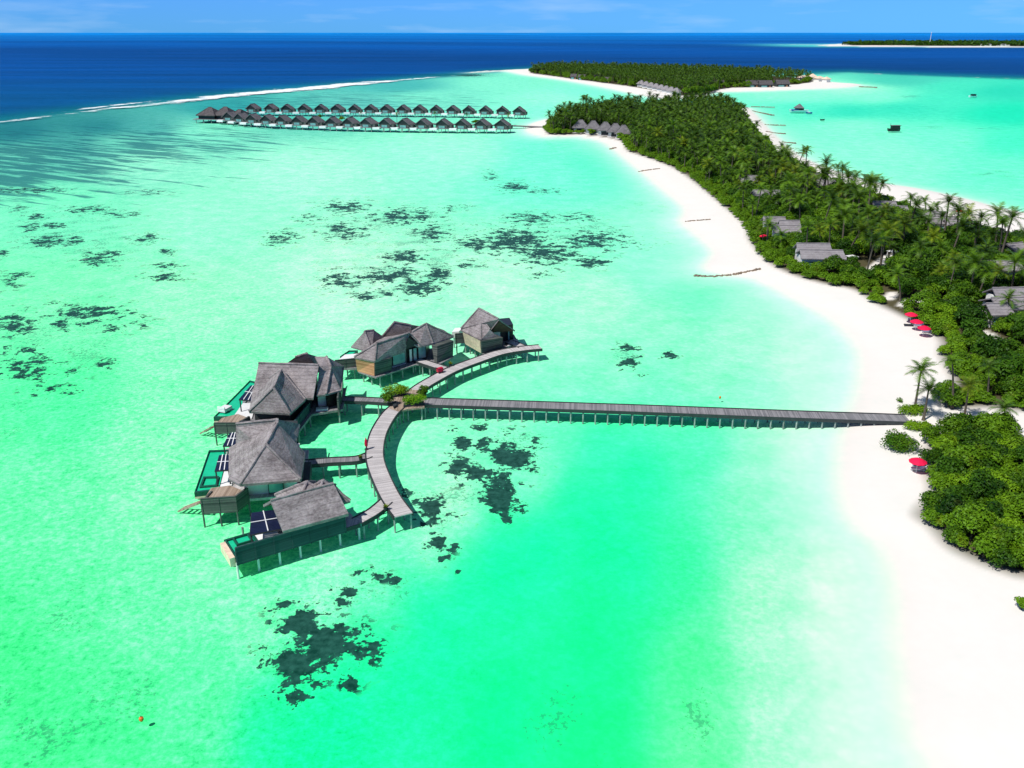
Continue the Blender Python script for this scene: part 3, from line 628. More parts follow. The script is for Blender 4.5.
ra, rb = P(270.6, 500.5, 6.5), P(333.5, 483.4, 6.5); ec, ed_ = P(283, 531, 4.1), P(348.5, 513.5, 4.1)
ma, mb_ = mirror(ec, ra, rb), mirror(ed_, ra, rb)
roof('roof', [ec, ed_, mb_, ma, ra, rb], [(0, 1, 5, 4), (2, 3, 4, 5)], vE, None, .38, [(4, 5)])
wq = [ec.lerp(ma, .12) + axE * 1.0, ed_.lerp(mb_, .12) - axE * .5, ed_.lerp(mb_, .88) - axE * .5, ec.lerp(ma, .88) + axE * 1.0]
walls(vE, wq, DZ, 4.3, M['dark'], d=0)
for g0, g1, rr, sx in ((wq[0], wq[3], ra, 1.0), (wq[1], wq[2], rb, -.5)):
    m = MB(); top = rr + axE * sx - Vector((0, 0, .7)); b0, b1 = Vector((g0.x, g0.y, 4.31)), Vector((g1.x, g1.y, 4.31)); o = axE * .12
    m.poly([b0, b1, top]); m.poly([b1 + o, b0 + o, top + o]); m.poly([b0, top, top + o, b0 + o]); m.poly([b1, b1 + o, top + o, top]); m.build('gable', M['gable'], vE)
window(vE, wq[0].lerp(wq[1], .25), wq[0].lerp(wq[1], .55), 1.8, 3.7); window(vE, wq[0].lerp(wq[1], .62), wq[0].lerp(wq[1], .9), 2.4, 3.7, mat=M['dark'])
pk, pk2 = P(306, 480.8, 8.2), P(325, 479, 8.3)
w0 = ma.lerp(mb_, .18)
for (pk_, hs) in ((P(307, 482, 6.75), 3.3), (P(323, 480.6, 6.85), 2.5)):
    q_ = [Vector((pk_.x, pk_.y, 4.35)) + axE * a * hs + nE * b * hs for a, b in ((-1, -1), (1, -1), (1, 1), (-1, 1))]
    roof('rear_roof', q_ + [pk_], [(0, 1, 4), (1, 2, 4), (2, 3, 4), (3, 0, 4)], vE, None, .3, [(0, 4), (1, 4), (2, 4), (3, 4)])
    MB().prism([pk_ + axE * a * (hs - .6) + nE * b * (hs - .6) for a, b in ((-1, -.2), (1, -.2), (1, 1), (-1, 1))], DZ + .004, 4.25).build('rear_wall', M['plaster'], vE)
pool(vE, [s0 + nE * .35 - axE * .1, s0 + nE * .35 + axE * 3.4, s0 + nE * 5.0 + axE * 3.4, s0 + nE * 5.0 - axE * .1], 1.95, .3)
MB().prism([s0 + nE * .1 - axE * .75, s0 + nE * .1 - axE * .12, s0 + nE * 4.2 - axE * .12, s0 + nE * 4.2 - axE * .75], .9, 2.1).build('infinity_edge', M['cream'], vE)
jz = s0 + nE * 3.9 + axE * 1.9
m = MB()
for a, b, c, d in ((-1, -.8, -1, 1), (.8, 1, -1, 1), (-.8, .8, -1, -.8), (-.8, .8, .8, 1)):
    m.prism([jz + axE * a + nE * c, jz + axE * b + nE * c, jz + axE * b + nE * d, jz + axE * a + nE * d], 1.62, 2.0)
m.build('jacuzzi_rim', M['tile'], vE)
MB().prism([s0 + axE * 3.5 + nE * .3, s0 + axE * 6.2 + nE * .3, s0 + axE * 6.2 + nE * 6.4, s0 + axE * 3.5 + nE * 6.4], DZ + .003, DZ + .12).build('terrace', M['white'], vE)
pa, pb, pc, pd = P(252, 513.5, 4), P(275, 509.4, 4), P(286, 528.5, 4), P(250, 535, 4)
pergola(vE, [P(250, 535, 3.8), P(286, 528, 3.8), P(275, 510, 3.8), P(251.5, 513, 3.8)], 3.8, nb=2)

# --- villa with the big pyramid roof and the square pool
vD = wthing('water_villa', 'thatched water villa with a steep pyramid roof and a square green pool on its left', 'villa', P(270, 480, 0), 'five thatched villas around the curved boardwalk')
FL, FR, RF, RB = P(240, 484.5, EZ), P(301, 479.5, EZ), P(266, 444.5, 8.2), P(277.5, 423, 8.4)
BL, BR = P(228.8, 447.5, EZ), P(305.5, 453, EZ)
roof('roof', [FL, FR, BR, BL, RF, RB, P(228.6, 478.5, EZ)], [(1, 2, 5, 4), (3, 6, 4, 5), (6, 0, 4), (0, 1, 4)], vD, None, .34, [(4, 5), (0, 4), (1, 4)])
MB()  # rear wing
q0, q1, q2, q3 = P(236, 446, 4.7), P(296, 452, 4.7), P(300, 424, 4.9), P(236, 424.5, 5.6)
roof('rear_roof', [P(235.8, 446.5, 4.6), P(262, 446, 6.2), P(277.5, 419.5, 8.6), P(236, 424.2, 7.6), P(300, 424, 5.2), P(294.5, 452, 5.0), P(279, 437, 7.2)],
     [(0, 1, 2, 3), (1, 5, 6, 2), (6, 5, 4, 2)], vD, None, .35, [(2, 3), (2, 1), (2, 6)])
fl = [P(243, 488, DZ) , P(300, 488, DZ), P(302, 445, DZ), P(236, 448, DZ)]
wD = [P(247, 496, DZ), P(299, 492, DZ), P(303, 462, DZ), P(240, 462, DZ)]
walls(vD, wD, DZ, 4.75, M['plaster'], d=.2)
window(vD, wD[0].lerp(wD[1], .42), wD[0].lerp(wD[1], .72), 1.75, 4.0, .1)
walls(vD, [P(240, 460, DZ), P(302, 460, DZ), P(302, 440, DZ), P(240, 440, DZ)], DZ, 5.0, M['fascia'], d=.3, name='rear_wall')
dkD = [P(228, 497, DZ), P(246.5, 499, DZ), P(305, 494, DZ), P(309, 450, DZ), P(226, 448, DZ)]
deckp(vD, dkD, 1.2, 1.58); grid_posts(vD, dkD, 1.2, 3.2)
MB().prism([P(304, 492), P(310, 492), P(312, 470), P(305, 470)], 1.3, 2.9).build('side_wall', M['fascia'], vD)
pool(vD, [P(194.3, 493.5), P(219.5, 490.5), P(229, 450.3), P(209, 451)], 1.75, .7, .3)
jq = [P(199.5, 488), P(217, 486.5), P(219.3, 477), P(203.5, 477.5)]; ji = inset(jq, .3); m = MB()
for i in range(4): m.prism([jq[i], jq[(i + 1) % 4], ji[(i + 1) % 4], ji[i]], 1.2, 1.78)
m.build('jacuzzi_rim', M['tile'], vD)
MB().prism([P(219.8, 489), P(232, 486), P(236, 455), P(229.5, 452)], DZ + .01, 1.74).build('terrace', M['white'], vD)
posts(vD, [P(197, 490, .5), P(205, 470, .5), P(211, 455, .5), P(215, 488, .5)], .8)
pergola(vD, [P(215, 471, 4), P(229, 470, 4), P(229.5, 455, 4), P(219.4, 455.3, 4)], 4.0, nb=3)
pergola(vD, [P(223, 446, 4.3), P(236.5, 446, 4.3), P(238, 433, 4.3), P(230, 433, 4.3)], 4.3, nb=3)
bx = [P(200.8, 498.8, 3.3), P(235.2, 496.6, 3.3), P(247, 488, 3.3)]
screen(vD, bx, 1.0, 3.3, M['slat'])
bdk = [P(193, 500, DZ), P(200, 508.5, DZ), P(235, 506.5, DZ), P(247, 497, DZ), P(222, 492, DZ)]
deckp(vD, [bx[0], bx[1], bx[2], P(230, 485.5, 2.6), P(211, 488, 2.6)], 2.45, 2.62, M['warm'], 'side_deck')
screen(vD, [bx[0], P(211, 487.5, 3.3)], 1.0, 2.7, M['slat'])
posts(vD, [bx[0], bx[0].lerp(bx[1], .5), bx[1], bx[2]], 1.05, M['post_dark'], .12)
stairs(vD, P(203, 501, 1.5), P(181, 509.5, -.7))

# --- villa with the cluster of roofs left of the planted crossing
vC = wthing('water_villa', 'dark many-gabled thatched water villa left of the planted crossing with its pool behind it', 'villa', P(290, 415, 0), 'five thatched villas around the curved boardwalk')
hip(vC, P(249, 411.5, EZ), P(290, 413.5, EZ), P(273.6, 388, 8.0), P(281.3, 369.7, 8.4), P(305.5, 399.5, EZ), P(252.5, 391, EZ))
roof('rear_roof', [P(251.5, 398, 4.6), P(313.3, 398, 4.6), P(318.8, 365, 8.6), P(258.6, 363.3, 8.6), P(322, 371, 4.6), P(262, 368, 4.6)],
     [(0, 1, 2, 3), (2, 4, 5, 3)], vC, None, .35, [(2, 3)])
roof('side_roof', [P(316.6, 395.5, 4.6), P(326, 394.3, 4.6), P(331, 366.5, 7.6), P(319.6, 366, 8.0), P(326.5, 356.5, 8.0), P(315, 356.5, 8.0), P(344, 366, 4.8), P(341.5, 390, 4.6)],
     [(0, 1, 2, 3), (3, 2, 4, 5), (2, 6, 4), (1, 7, 6, 2)], vC, None, .3, [(2, 4), (1, 2)])
roof('back_roof', [P(284, 365, 5.5), P(315, 366, 5.5), P(322, 358, 5.5), P(306.5, 353.3, 8.4), P(295.5, 357, 7.6)], [(0, 1, 3, 4), (1, 2, 3), (0, 4, 3)], vC, None, .3, [(3, 4), (1, 3)])
dkC = [P(236, 436), P(298, 432), P(312, 414), P(343, 409), P(346, 388), P(300, 380), P(243, 400)]
deckp(vC, dkC, 1.2, 1.58, M['deck_dark']); grid_posts(vC, dkC, 1.2, 3.6)
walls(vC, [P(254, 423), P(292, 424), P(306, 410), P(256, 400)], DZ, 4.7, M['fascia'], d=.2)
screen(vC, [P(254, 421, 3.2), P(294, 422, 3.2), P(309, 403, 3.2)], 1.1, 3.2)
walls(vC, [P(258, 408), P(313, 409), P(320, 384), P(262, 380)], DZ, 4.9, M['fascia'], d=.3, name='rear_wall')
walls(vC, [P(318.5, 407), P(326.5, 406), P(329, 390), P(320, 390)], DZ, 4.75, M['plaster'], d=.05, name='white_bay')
walls(vC, [P(327.5, 408), P(342, 404), P(344, 386), P(330, 386)], DZ, 4.7, M['dark'], d=.1, name='side_wall')  # wall lies in shade; the near-black colour paints that shade in
walls(vC, [P(316, 411.5), P(328, 410.5), P(328.5, 408.3), P(316.5, 409)], 1.58, 1.9, M['white'], d=0, name='step')
screen(vC, [P(337.5, 398, 4.3), P(340.5, 381, 4.3)], 1.2, 4.3, M['slat'])
pool(vC, [P(213.5, 418), P(233, 418), P(262, 384), P(250, 381)], 1.75, .7, .3)
MB().prism([P(232, 419.5), P(252, 419), P(256, 404), P(243, 404)], DZ, 1.77).build('terrace', M['white'], vC)
posts(vC, [P(218, 418, .5), P(231, 417, .5), P(246, 388, .5)], .8)
pergola(vC, [P(239, 399.5, 4), P(253, 401, 4), P(258, 387, 4), P(251, 385.5, 4)], 4.0, nb=3)
cx_ = [P(214, 422.5, 3), P(238, 422.5, 3), P(249, 416, 3)]
screen(vC, cx_, 1.05, 2.9, M['slat'])
deckp(vC, [cx_[0], cx_[1], cx_[2], P(238, 414, 2.6), P(222, 418, 2.6)], 2.45, 2.62, M['warm'], 'side_deck')
posts(vC, [cx_[0], cx_[0].lerp(cx_[1], .5), cx_[1]], 1.08, M['post_dark'], .12)
stairs(vC, P(214, 426, 1.4), P(203, 432.5, -.7), n=6)
db = daybed(P(225, 410, 1.76), 'white round-backed daybed by the pool of the dark many-gabled villa', R(70))
# --- villa with brown boarded walls, upper middle
vB = wthing('water_villa', 'double-roofed thatched water villa with a slanting brown board wall', 'villa', P(400, 370, 0), 'five thatched villas around the curved boardwalk')
a0, a1, a2 = P(354.2, 357, 4.4), P(375, 361, 4.4), P(404.8, 351, 4.4)
rA, rB = P(376.5, 343.5, 7.0), P(409.5, 333, 7.4)
bkA = P(371, 344, 4.4)
roof('roof', [a0, a1, a2, rB, rA, P(421.5, 345, 4.9), P(418, 338, 4.4), P(378, 338, 4.4)], [(0, 1, 4), (1, 2, 3, 4), (3, 5, 6), (3, 6, 7, 4), (4, 7, 0)], vB, None, .3, [(0, 4), (1, 4), (3, 4)])
roof('rear_roof', [P(351, 346.5, 4.4), P(372, 352, 4.4), P(388, 340, 4.4), P(366, 335.5, 4.4), P(364.5, 331.3, 7.6), P(374, 330, 7.4)], [(0, 1, 4), (1, 2, 5, 4), (2, 3, 5), (3, 0, 4, 5)], vB, None, .3, [(4, 5), (1, 4)])
roof('back_roof', [P(382, 336.5, 4.8), P(411, 338, 4.8), P(425, 327, 4.8), P(396, 325, 4.6), P(395, 321.8, 8.2), P(411, 325, 7.4)], [(0, 1, 5, 4), (1, 2, 5), (2, 3, 4, 5), (3, 0, 4)], vB, None, .3, [(4, 5), (0, 4)])
roof('right_roof', [P(419, 346.5, 4.6), P(433, 343.5, 4.6), P(453.5, 336.5, 4.6), P(444, 330, 4.6), P(412, 332, 6.8), P(426, 323.6, 8.0), P(404, 340, 6.0)], [(0, 1, 5, 4), (1, 2, 5), (2, 3, 5), (3, 4, 5), (6, 0, 4)], vB, None, .3, [(5, 4), (1, 5), (2, 5)])
def flare(parent, top, z1, bot, z0, mat, name='wall'):
    mb = MB(); n = len(top); t3 = [Vector((p[0], p[1], z1)) for p in top]; b3 = [Vector((p[0], p[1], z0)) for p in bot]
    for i in range(n):
        j = (i + 1) % n; l = (t3[j] - t3[i]).length
        mb.poly([b3[i], b3[j], t3[j], t3[i]], 0, [(0, z0), (l, z0), (l, z1), (0, z1)])
    mb.poly(b3[::-1]); mb.poly(t3); return mb.build(name, mat, parent)
tq = [P(355, 358.3, 4.1), P(375, 362, 4.1), P(392, 358, 4.1), P(372, 354, 4.1)]
bq = [Vector((p.x, p.y, 1.29)) for p in (P(357, 369, 1.7), P(375, 374.2, 1.7), P(391.5, 369, 1.7), P(375, 364, 1.7))]
flare(vB, tq, 4.15, bq, 1.29, M['slat'], 'wall')
# the sunlit brown boards of the left end, set just proud of that wall
o = (tq[0] - tq[3]); o.z = 0; o = o.normalized() * .06; m = MB(); l = (tq[1] - tq[0]).length
i0, i1 = bq[0].lerp(bq[1], .03) + o, bq[1].lerp(bq[0], .03) + o; j0, j1 = tq[0].lerp(tq[1], .03) + o, tq[1].lerp(tq[0], .03) + o
m.poly([i0, i1, j1, j0], 0, [(0, 1.29), (l, 1.29), (l, 4.1), (0, 4.1)]); m.poly([j0 - o, j0, j1, j1 - o]); m.poly([i0, i0 - o, i1 - o, i1]); m.poly([i0 - o, i0, j0, j0 - o]); m.poly([i1, i1 - o, j1 - o, j1]); m.build('board_cladding', M['brown'], vB)
dkB = [P(358, 370), P(376, 376), P(416, 363), P(424, 362.5), P(437, 364), P(454, 355), P(440, 346), P(380, 352)]
deckp(vB, dkB, 1.05, 1.3, M['deck_dark']); grid_posts(vB, dkB, 1.05, 2.6, None, .7)
walls(vB, [P(391.8, 366.5), P(406, 362.5), P(412, 354), P(396, 356)], 1.3, 4.2, M['plaster'], d=.1, name='white_wall')
window(vB, P(392.6, 366.6), P(405.4, 363), 1.7, 4.1, .12)
walls(vB, [P(405, 362), P(427, 357), P(430, 348), P(408, 352)], 1.3, 4.4, M['dark'], d=.1, name='entrance_wall')
window(vB, P(409, 361.4), P(412.4, 360.6), 1.5, 4.1, .12, M['plaster']); window(vB, P(413, 360.4), P(417, 359.4), 1.5, 4.1, .12); window(vB, P(418, 359.2), P(426, 357.3), 1.6, 4.2, .12)
m = MB(); g0, g1, g2 = P(405, 351, 4.4), P(421, 346, 4.6), P(410, 338.5, 7.0); o = Vector((.1, -.2, 0)) * -3
m.poly([g0 + o, g1 + o, g2 + o]); m.poly([g2 + o * 1.2, g1 + o * 1.2, g0 + o * 1.2]); m.build('gable', M['fascia'], vB)
flare(vB, [P(431.5, 345, 4.4), P(437.3, 346, 4.4), P(453.5, 340.5, 4.4), P(446, 338, 4.4)], 4.4, [P(434.5, 362, 1.3), P(437, 363.5, 1.3), P(453, 355.5, 1.3), P(448, 353, 1.3)], 1.25, M['slat'], 'right_wall')
screen(vB, [P(335, 360.5, 3.3), P(355, 358.5, 3.3)], 1.2, 3.3, M['slat']); deckp(vB, [P(336, 368.5), P(357, 368), P(357, 358), P(345, 359)], 1.2, 1.6, M['deck_dark'], 'side_deck'); posts(vB, [P(340, 366), P(347, 366), P(354, 366)], 1.2)
MB().prism([P(337, 362.5), P(352, 361.5), P(358, 355), P(345, 356)], 1.61, 1.9).build('terrace', M['white'], vB)
pool(vB, [P(340, 357), P(351, 357), P(358, 351), P(349, 351)], 1.75, .6, .25)
# --- villa at the far end of the arc
vA = wthing('water_villa', 'single thatched water villa with a tall dark gable at the far end of the arc', 'villa', P(490, 345, 0), 'five thatched villas around the curved boardwalk')
pk, gf = P(478.7, 308.3, 8.6), P(498.8, 319, 8.0)
e0, e1, e2 = P(461, 328.5, 4.6), P(490, 330.2, 5.0), P(515, 330.3, 4.4)
bk = P(503, 319, 4.4)
roof('roof', [e0, e1, gf, pk, e2, P(496, 318.5, 4.4), P(469, 321, 4.4)], [(0, 1, 2, 3), (2, 4, 5, 3), (5, 6, 3), (6, 0, 3)], vA, None, .32, [(2, 3), (3, 0)])
roof('lower_roof', [P(460.5, 329.5, 4.3), P(481, 340, 4.2), P(497, 336, 4.2), P(490, 329.6, 5.6), P(481, 317.5, 7.2), P(466, 325.5, 4.6)], [(0, 1, 4), (1, 2, 3, 4), (5, 0, 4)], vA, None, .3, [(1, 4), (3, 4)])
flare(vA, [P(462.5, 332, 4.1), P(481.3, 341.3, 4.1), P(503, 337.5, 4.1), P(487, 331, 4.1)], 4.1, [P(465, 342.8, 1.5), P(482, 352.5, 1.5), P(502, 347.5, 1.5), P(487, 340, 1.5)], 1.29, M['slat'])
tq = [P(462.5, 332, 4.1), P(481.3, 341.3, 4.1)]; bq = [Vector((p.x, p.y, 1.29)) for p in (P(465, 342.8, 1.5), P(482, 352.5, 1.5))]; o = Vector((-.05, -.04, 0)); m = MB()
q = [bq[0].lerp(bq[1], .02) + o, bq[1].lerp(bq[0], .05) + o, tq[1].lerp(tq[0], .05) + o, tq[0].lerp(tq[1], .02) + o]
m.poly(q); m.poly([p - o * .9 for p in q[::-1]]); m.build('cream_wall', M['cream'], vA)
gq = [P(490.5, 341.5), P(514, 338.5), P(510, 331), P(490, 333)]
walls(vA, gq, 1.3, 4.6, M['dark'], d=.15, name='gable_wall')
window(vA, P(493, 341.8), P(500.5, 340.7), 1.7, 4.4, .12, M['plaster']); window(vA, P(507.5, 339.9), P(509.6, 339.6), 1.5, 4.1, .12)
m = MB(); g0, g1, g2 = P(491, 332.5, 4.5), P(513.5, 331, 4.4), P(499, 321.5, 7.6); m.poly([g0, g1, g2]); o = Vector((0, .2, 0)); m.poly([g2 + o, g1 + o, g0 + o]); m.build('gable', M['gable'], vA)
dkA = [P(466, 342), P(484, 353), P(503, 348.5), P(519, 342), P(514, 333), P(480, 335)]
deckp(vA, dkA, 1.05, 1.3, M['deck_dark']); grid_posts(vA, dkA, 1.05, 2.6, None, .6)
screen(vA, [P(455.3, 334, 3.4), P(466.5, 333, 3.4)], 1.3, 3.4, M['slat']); screen(vA, [P(466.8, 333, 3.4), P(470, 330, 3.4)], 1.3, 3.4, M['slat'])
deckp(vA, [P(455.5, 342.5), P(467, 341.5), P(472, 335), P(458, 336)], 1.3, 1.6, M['warm'], 'side_deck'); posts(vA, [P(456.6, 341.5), P(465.5, 341)], 1.3)
MB().prism([P(452, 336.5), P(459, 336), P(463, 332), P(455, 332.5)], 1.3, 2.6).build('terrace_wall', M['white'], vA); posts(vA, [P(454, 336)], 1.3)
deckp(vA, [P(507, 346.5), P(519, 342.5), P(517.5, 338.5), P(510, 340)], 1.32, 1.6, M['deck'], 'porch')

# ------------------------------------------------------------------ boardwalks
def ribbon(mb, pts, width, z0, z1, m=0):
    pts = [Vector(p[:2]) for p in pts]; n = len(pts); l = []; u = [0.0]
    for i, p in enumerate(pts):
        d = (pts[min(i + 1, n - 1)] - pts[max(i - 1, 0)]).normalized(); s = Vector((-d.y, d.x)) * width / 2; l.append((p - s, p + s))
        if i: u.append(u[-1] + (p - pts[i - 1]).length)
    zt = z1 if callable(z1) else (lambda k: z1); zb = z0 if callable(z0) else (lambda k: z0)
    for i in range(n - 1):
        (a, b), (c, d) = l[i], l[i + 1]; f = lambda p, z: (p.x, p.y, z)
        k, q = u[i] / u[-1], u[i + 1] / u[-1]
        mb.poly([f(a, zt(k)), f(c, zt(q)), f(d, zt(q)), f(b, zt(k))], m, [(u[i], 0), (u[i + 1], 0), (u[i + 1], width), (u[i], width)])
        mb.poly([f(b, zb(k)), f(d, zb(q)), f(c, zb(q)), f(a, zb(k))], m)
        mb.poly([f(a, zb(k)), f(c, zb(q)), f(c, zt(q)), f(a, zt(k))], m); mb.poly([f(d, zb(q)), f(b, zb(k)), f(b, zt(k)), f(d, zt(q))], m)
    for (a, b), k in ((l[0], 0), (l[-1], 1)):
        q = [(a.x, a.y, zb(k)), (b.x, b.y, zb(k)), (b.x, b.y, zt(k)), (a.x, a.y, zt(k))]; mb.poly(q if k else q[::-1], m)
    return l, u
def along(pts, step, off0=0):
    pts = [Vector(p[:2]) for p in pts]; out = []; nxt = off0; acc = 0
    for a, b in zip(pts, pts[1:]):
        L = (b - a).length
        while nxt <= acc + L: out.append((a.lerp(b, (nxt - acc) / L), (b - a).normalized())); nxt += step
        acc += L
    return out
def boardwalk(name, label, pts, width, step, mat, z=DZ, zend=None, group=None, curb=True, off0=.4):
    pts = [Vector(p[:2]) for p in pts]
    t = wthing(name, label, 'boardwalk', (pts[0].x, pts[0].y, 0), group)
    zf = (lambda k: z + (zend - z) * k) if zend is not None else (lambda k: z)
    mb = MB(); ribbon(mb, pts, width, lambda k: zf(k) - .12, zf); mb.build('deck', mat, t)
    for sg in (-1, 1):
        cb = MB()
        off = []
        for i, p in enumerate(pts):
            d = (pts[min(i + 1, len(pts) - 1)] - pts[max(i - 1, 0)]).normalized(); off.append(p + Vector((-d.y, d.x)) * sg * (width / 2 + .07))
        ribbon(cb, off, .13, lambda k: zf(k) - .42, lambda k: zf(k) + .14)
        cb.build('edge_beam', M['fascia'], t)
    A = along(pts, step, off0); tot = max(1, len(A) - 1)
    for i, (p, d) in enumerate(A):
        s = Vector((-d.y, d.x)) * (width / 2 - .12); zz = zf(i / tot) - .125
        gz = min(ground_z(p), -.2 + ground_z(p)) - .25
        for sg in (-1, 1):
            q = p + s * sg; MB().tube([(q.x, q.y, gz), (q.x, q.y, zz - .18)], .13, 8).build('post', M['post'], t)
        b = MB(); b.beam((p.x - s.x * 1.1, p.y - s.y * 1.1, zz - .09), (p.x + s.x * 1.1, p.y + s.y * 1.1, zz - .09), .2, .18); b.build('cross_beam', M['post_dark'], t)
    return t
def wpts(px, z=DZ, n=6): return [at(x, y, z) for x, y in smooth(px, n, False)]
ARC_LOW = [(403.5, 515), (390.5, 497), (379.5, 474), (374.8, 458.5), (375, 446.5), (378, 434), (383.5, 423), (390.5, 413), (398, 406.3)]
ARC_UP = [(405, 398), (412.5, 393.5), (421, 387), (433, 379.8), (452, 369.8), (475, 361), (498.6, 353), (521, 349), (540.5, 347)]
boardwalk('boardwalk', 'lower half of the curved grey boardwalk, from the planted crossing to its near end', wpts(ARC_LOW), 2.5, 2.6, M['deck'])
boardwalk('boardwalk', 'upper half of the curved grey boardwalk, sweeping to the far villa', wpts(ARC_UP), 2.5, 2.4, M['deck'])
boardwalk('jetty', 'long straight jetty from the planted crossing to the white beach', [P(424, 401.6), P(540, 405.2), P(659, 409), P(790, 413.8), at(908, 418.6, 1.45)], 3.0, 2.05, M['deck_dark'], DZ, 1.42)
boardwalk('footbridge', 'narrow footbridge from the planted crossing to the dark many-gabled villa', [P(343, 399.2), P(370, 400), P(394, 401.6)], 1.9, 3.0, M['deck_dark'])
boardwalk('footbridge', 'narrow footbridge from the curved boardwalk to the pyramid-roofed villa', wpts([(303, 463), (330, 460.5), (356, 459), (369, 455)]), 1.7, 2.4, M['deck_dark'], 1.56)
boardwalk('footbridge', 'short footbridge to the villa with the long board screen', wpts([(357, 521), (372, 512.5), (381, 505.5), (386, 501)]), 1.8, 2.4, M['deck'], 1.55)
boardwalk('footbridge', 'short footbridge to the villa with the slanting brown wall', [P(417, 359.5), P(430, 363.8), P(446, 369)], 1.9, 2.0, M['deck'], 1.55)
boardwalk('footbridge', 'short footbridge to the far villa with the dark gable', [P(509, 341.5), P(516, 344), P(523, 347)], 1.9, 2.2, M['deck'], 1.55)
tq = wthing('platform', 'planted wooden platform where the boardwalks cross', 'platform', P(405, 402, 0))
pf = [P(389, 399.5), P(389, 408.5), P(398, 411.5), P(408, 409), P(424.5, 407.2), P(424.5, 399), P(425, 390.5), P(410, 389.5), P(390, 395)]
deckp(tq, pf, 1.32, DZ + .015, M['warm']); grid_posts(tq, pf, 1.3, 3.0)
MB().prism([P(392, 404.5), P(394, 409), P(397, 407), P(396, 403)], 1.62, 2.0).build('planter', M['fascia'], tq)
MB().prism([P(403.5, 407.8), P(424, 405), P(424, 402.8), P(404, 404.8)], 1.62, 2.0).build('planter', M['fascia'], tq)
MB().prism([P(386, 399.8), P(406, 395), P(402, 391.5), P(387, 394)], 1.62, 2.0).build('planter', M['fascia'], tq)
MB().prism([P(418.5, 396.8), P(426, 396.3), P(426, 391), P(419, 391)], 1.62, 2.0).build('planter', M['fascia'], tq)
# small things on the boardwalks
def plant_pot(p, label):
    t = thing('potted_plant', label, 'potted plant', p)
    MB().tube([(0, 0, 0), (0, 0, .45)], [.2, .28], 10).build('pot', M['fascia'], t)
    m = MB()
    for k in range(26):
        a = rnd.uniform(0, 6.28); e = rnd.uniform(.3, 1.3); l = rnd.uniform(.35, .6); c = Vector((.05 * math.cos(a), .05 * math.sin(a), .45)); d = Vector((math.cos(a) * math.cos(e), math.sin(a) * math.cos(e), math.sin(e))) * l; s = Vector((-math.sin(a), math.cos(a), 0)) * .09
        m.poly([c, c + d * .55 + s, c + d, c + d * .55 - s])
    m.build('leaves', M['palm_y'], t)
plant_pot(P(360.8, 460.5, 1.58), 'small yellow-green pot plant where the footbridge to the pyramid-roofed villa begins')
plant_pot(P(385.5, 510.2, 1.57), 'small yellow-green pot plant by the near end of the curved boardwalk')
plant_pot(P(450.5, 366.2, 1.57), 'small yellow-green pot plant by the footbridge to the brown-walled villa')
def cart(p, rz, label):
    t = thing('luggage_cart', label, 'cart', p, rz)
    MB().box((0, 0, .25), 1.1, .7, .75).build('body', M['redbox'], t)
    for x in (-.35, .35):
        for y in (-.36, .36): MB().tube([(x, y - .04, .2), (x, y + .04, .2)], .2, 12).build('wheel', M['dark'], t)
    m = MB(); m.beam((-.6, -.3, .9), (-.75, -.3, 1.2), .05, .05); m.beam((-.6, .3, .9), (-.75, .3, 1.2), .05, .05); m.beam((-.75, -.33, 1.2), (-.75, .33, 1.2), .05, .05); m.build('handle', M['fascia'], t)
cart(P(440, 372.8, 1.61), R(35), 'small magenta cart parked at the footbridge to the brown-walled villa')
t = thing('folded_parasol', 'folded magenta parasol standing at the edge of the lower curved boardwalk', 'parasol', P(366.5, 449.5, 1.6))
MB().tube([(0, 0, 0), (0, 0, .12)], .3, 12).build('base', M['fascia'], t); MB().tube([(0, 0, .12), (0, 0, 1.9)], .04, 6).build('pole', M['fascia'], t)
MB().tube([(0, 0, .6), (0, 0, 1.0), (0, 0, 1.5), (0, 0, 2.0)], [.22, .26, .2, .03], 10).build('canopy', M['redbox'], t)
t = thing('buoy', 'small orange float drifting on the shallow lagoon', 'buoy', at(141.5, 720, 0))
MB().tube([(0, 0, -.15), (0, 0, .05), (0, 0, .28), (0, 0, .36)], [.1, .22, .2, .07], 10).build('float', M['orange'], t, True); MB().tube([(0, 0, .36), (0, 0, .5)], .04, 6).build('ring', M['fascia'], t)
t = thing('buoy', 'tiny pale orange float beside the long jetty', 'buoy', at(720, 398, 0))
MB().tube([(0, 0, -.15), (0, 0, .05), (0, 0, .28), (0, 0, .36)], [.1, .2, .17, .07], 10).build('float', M['orange'], t, True)
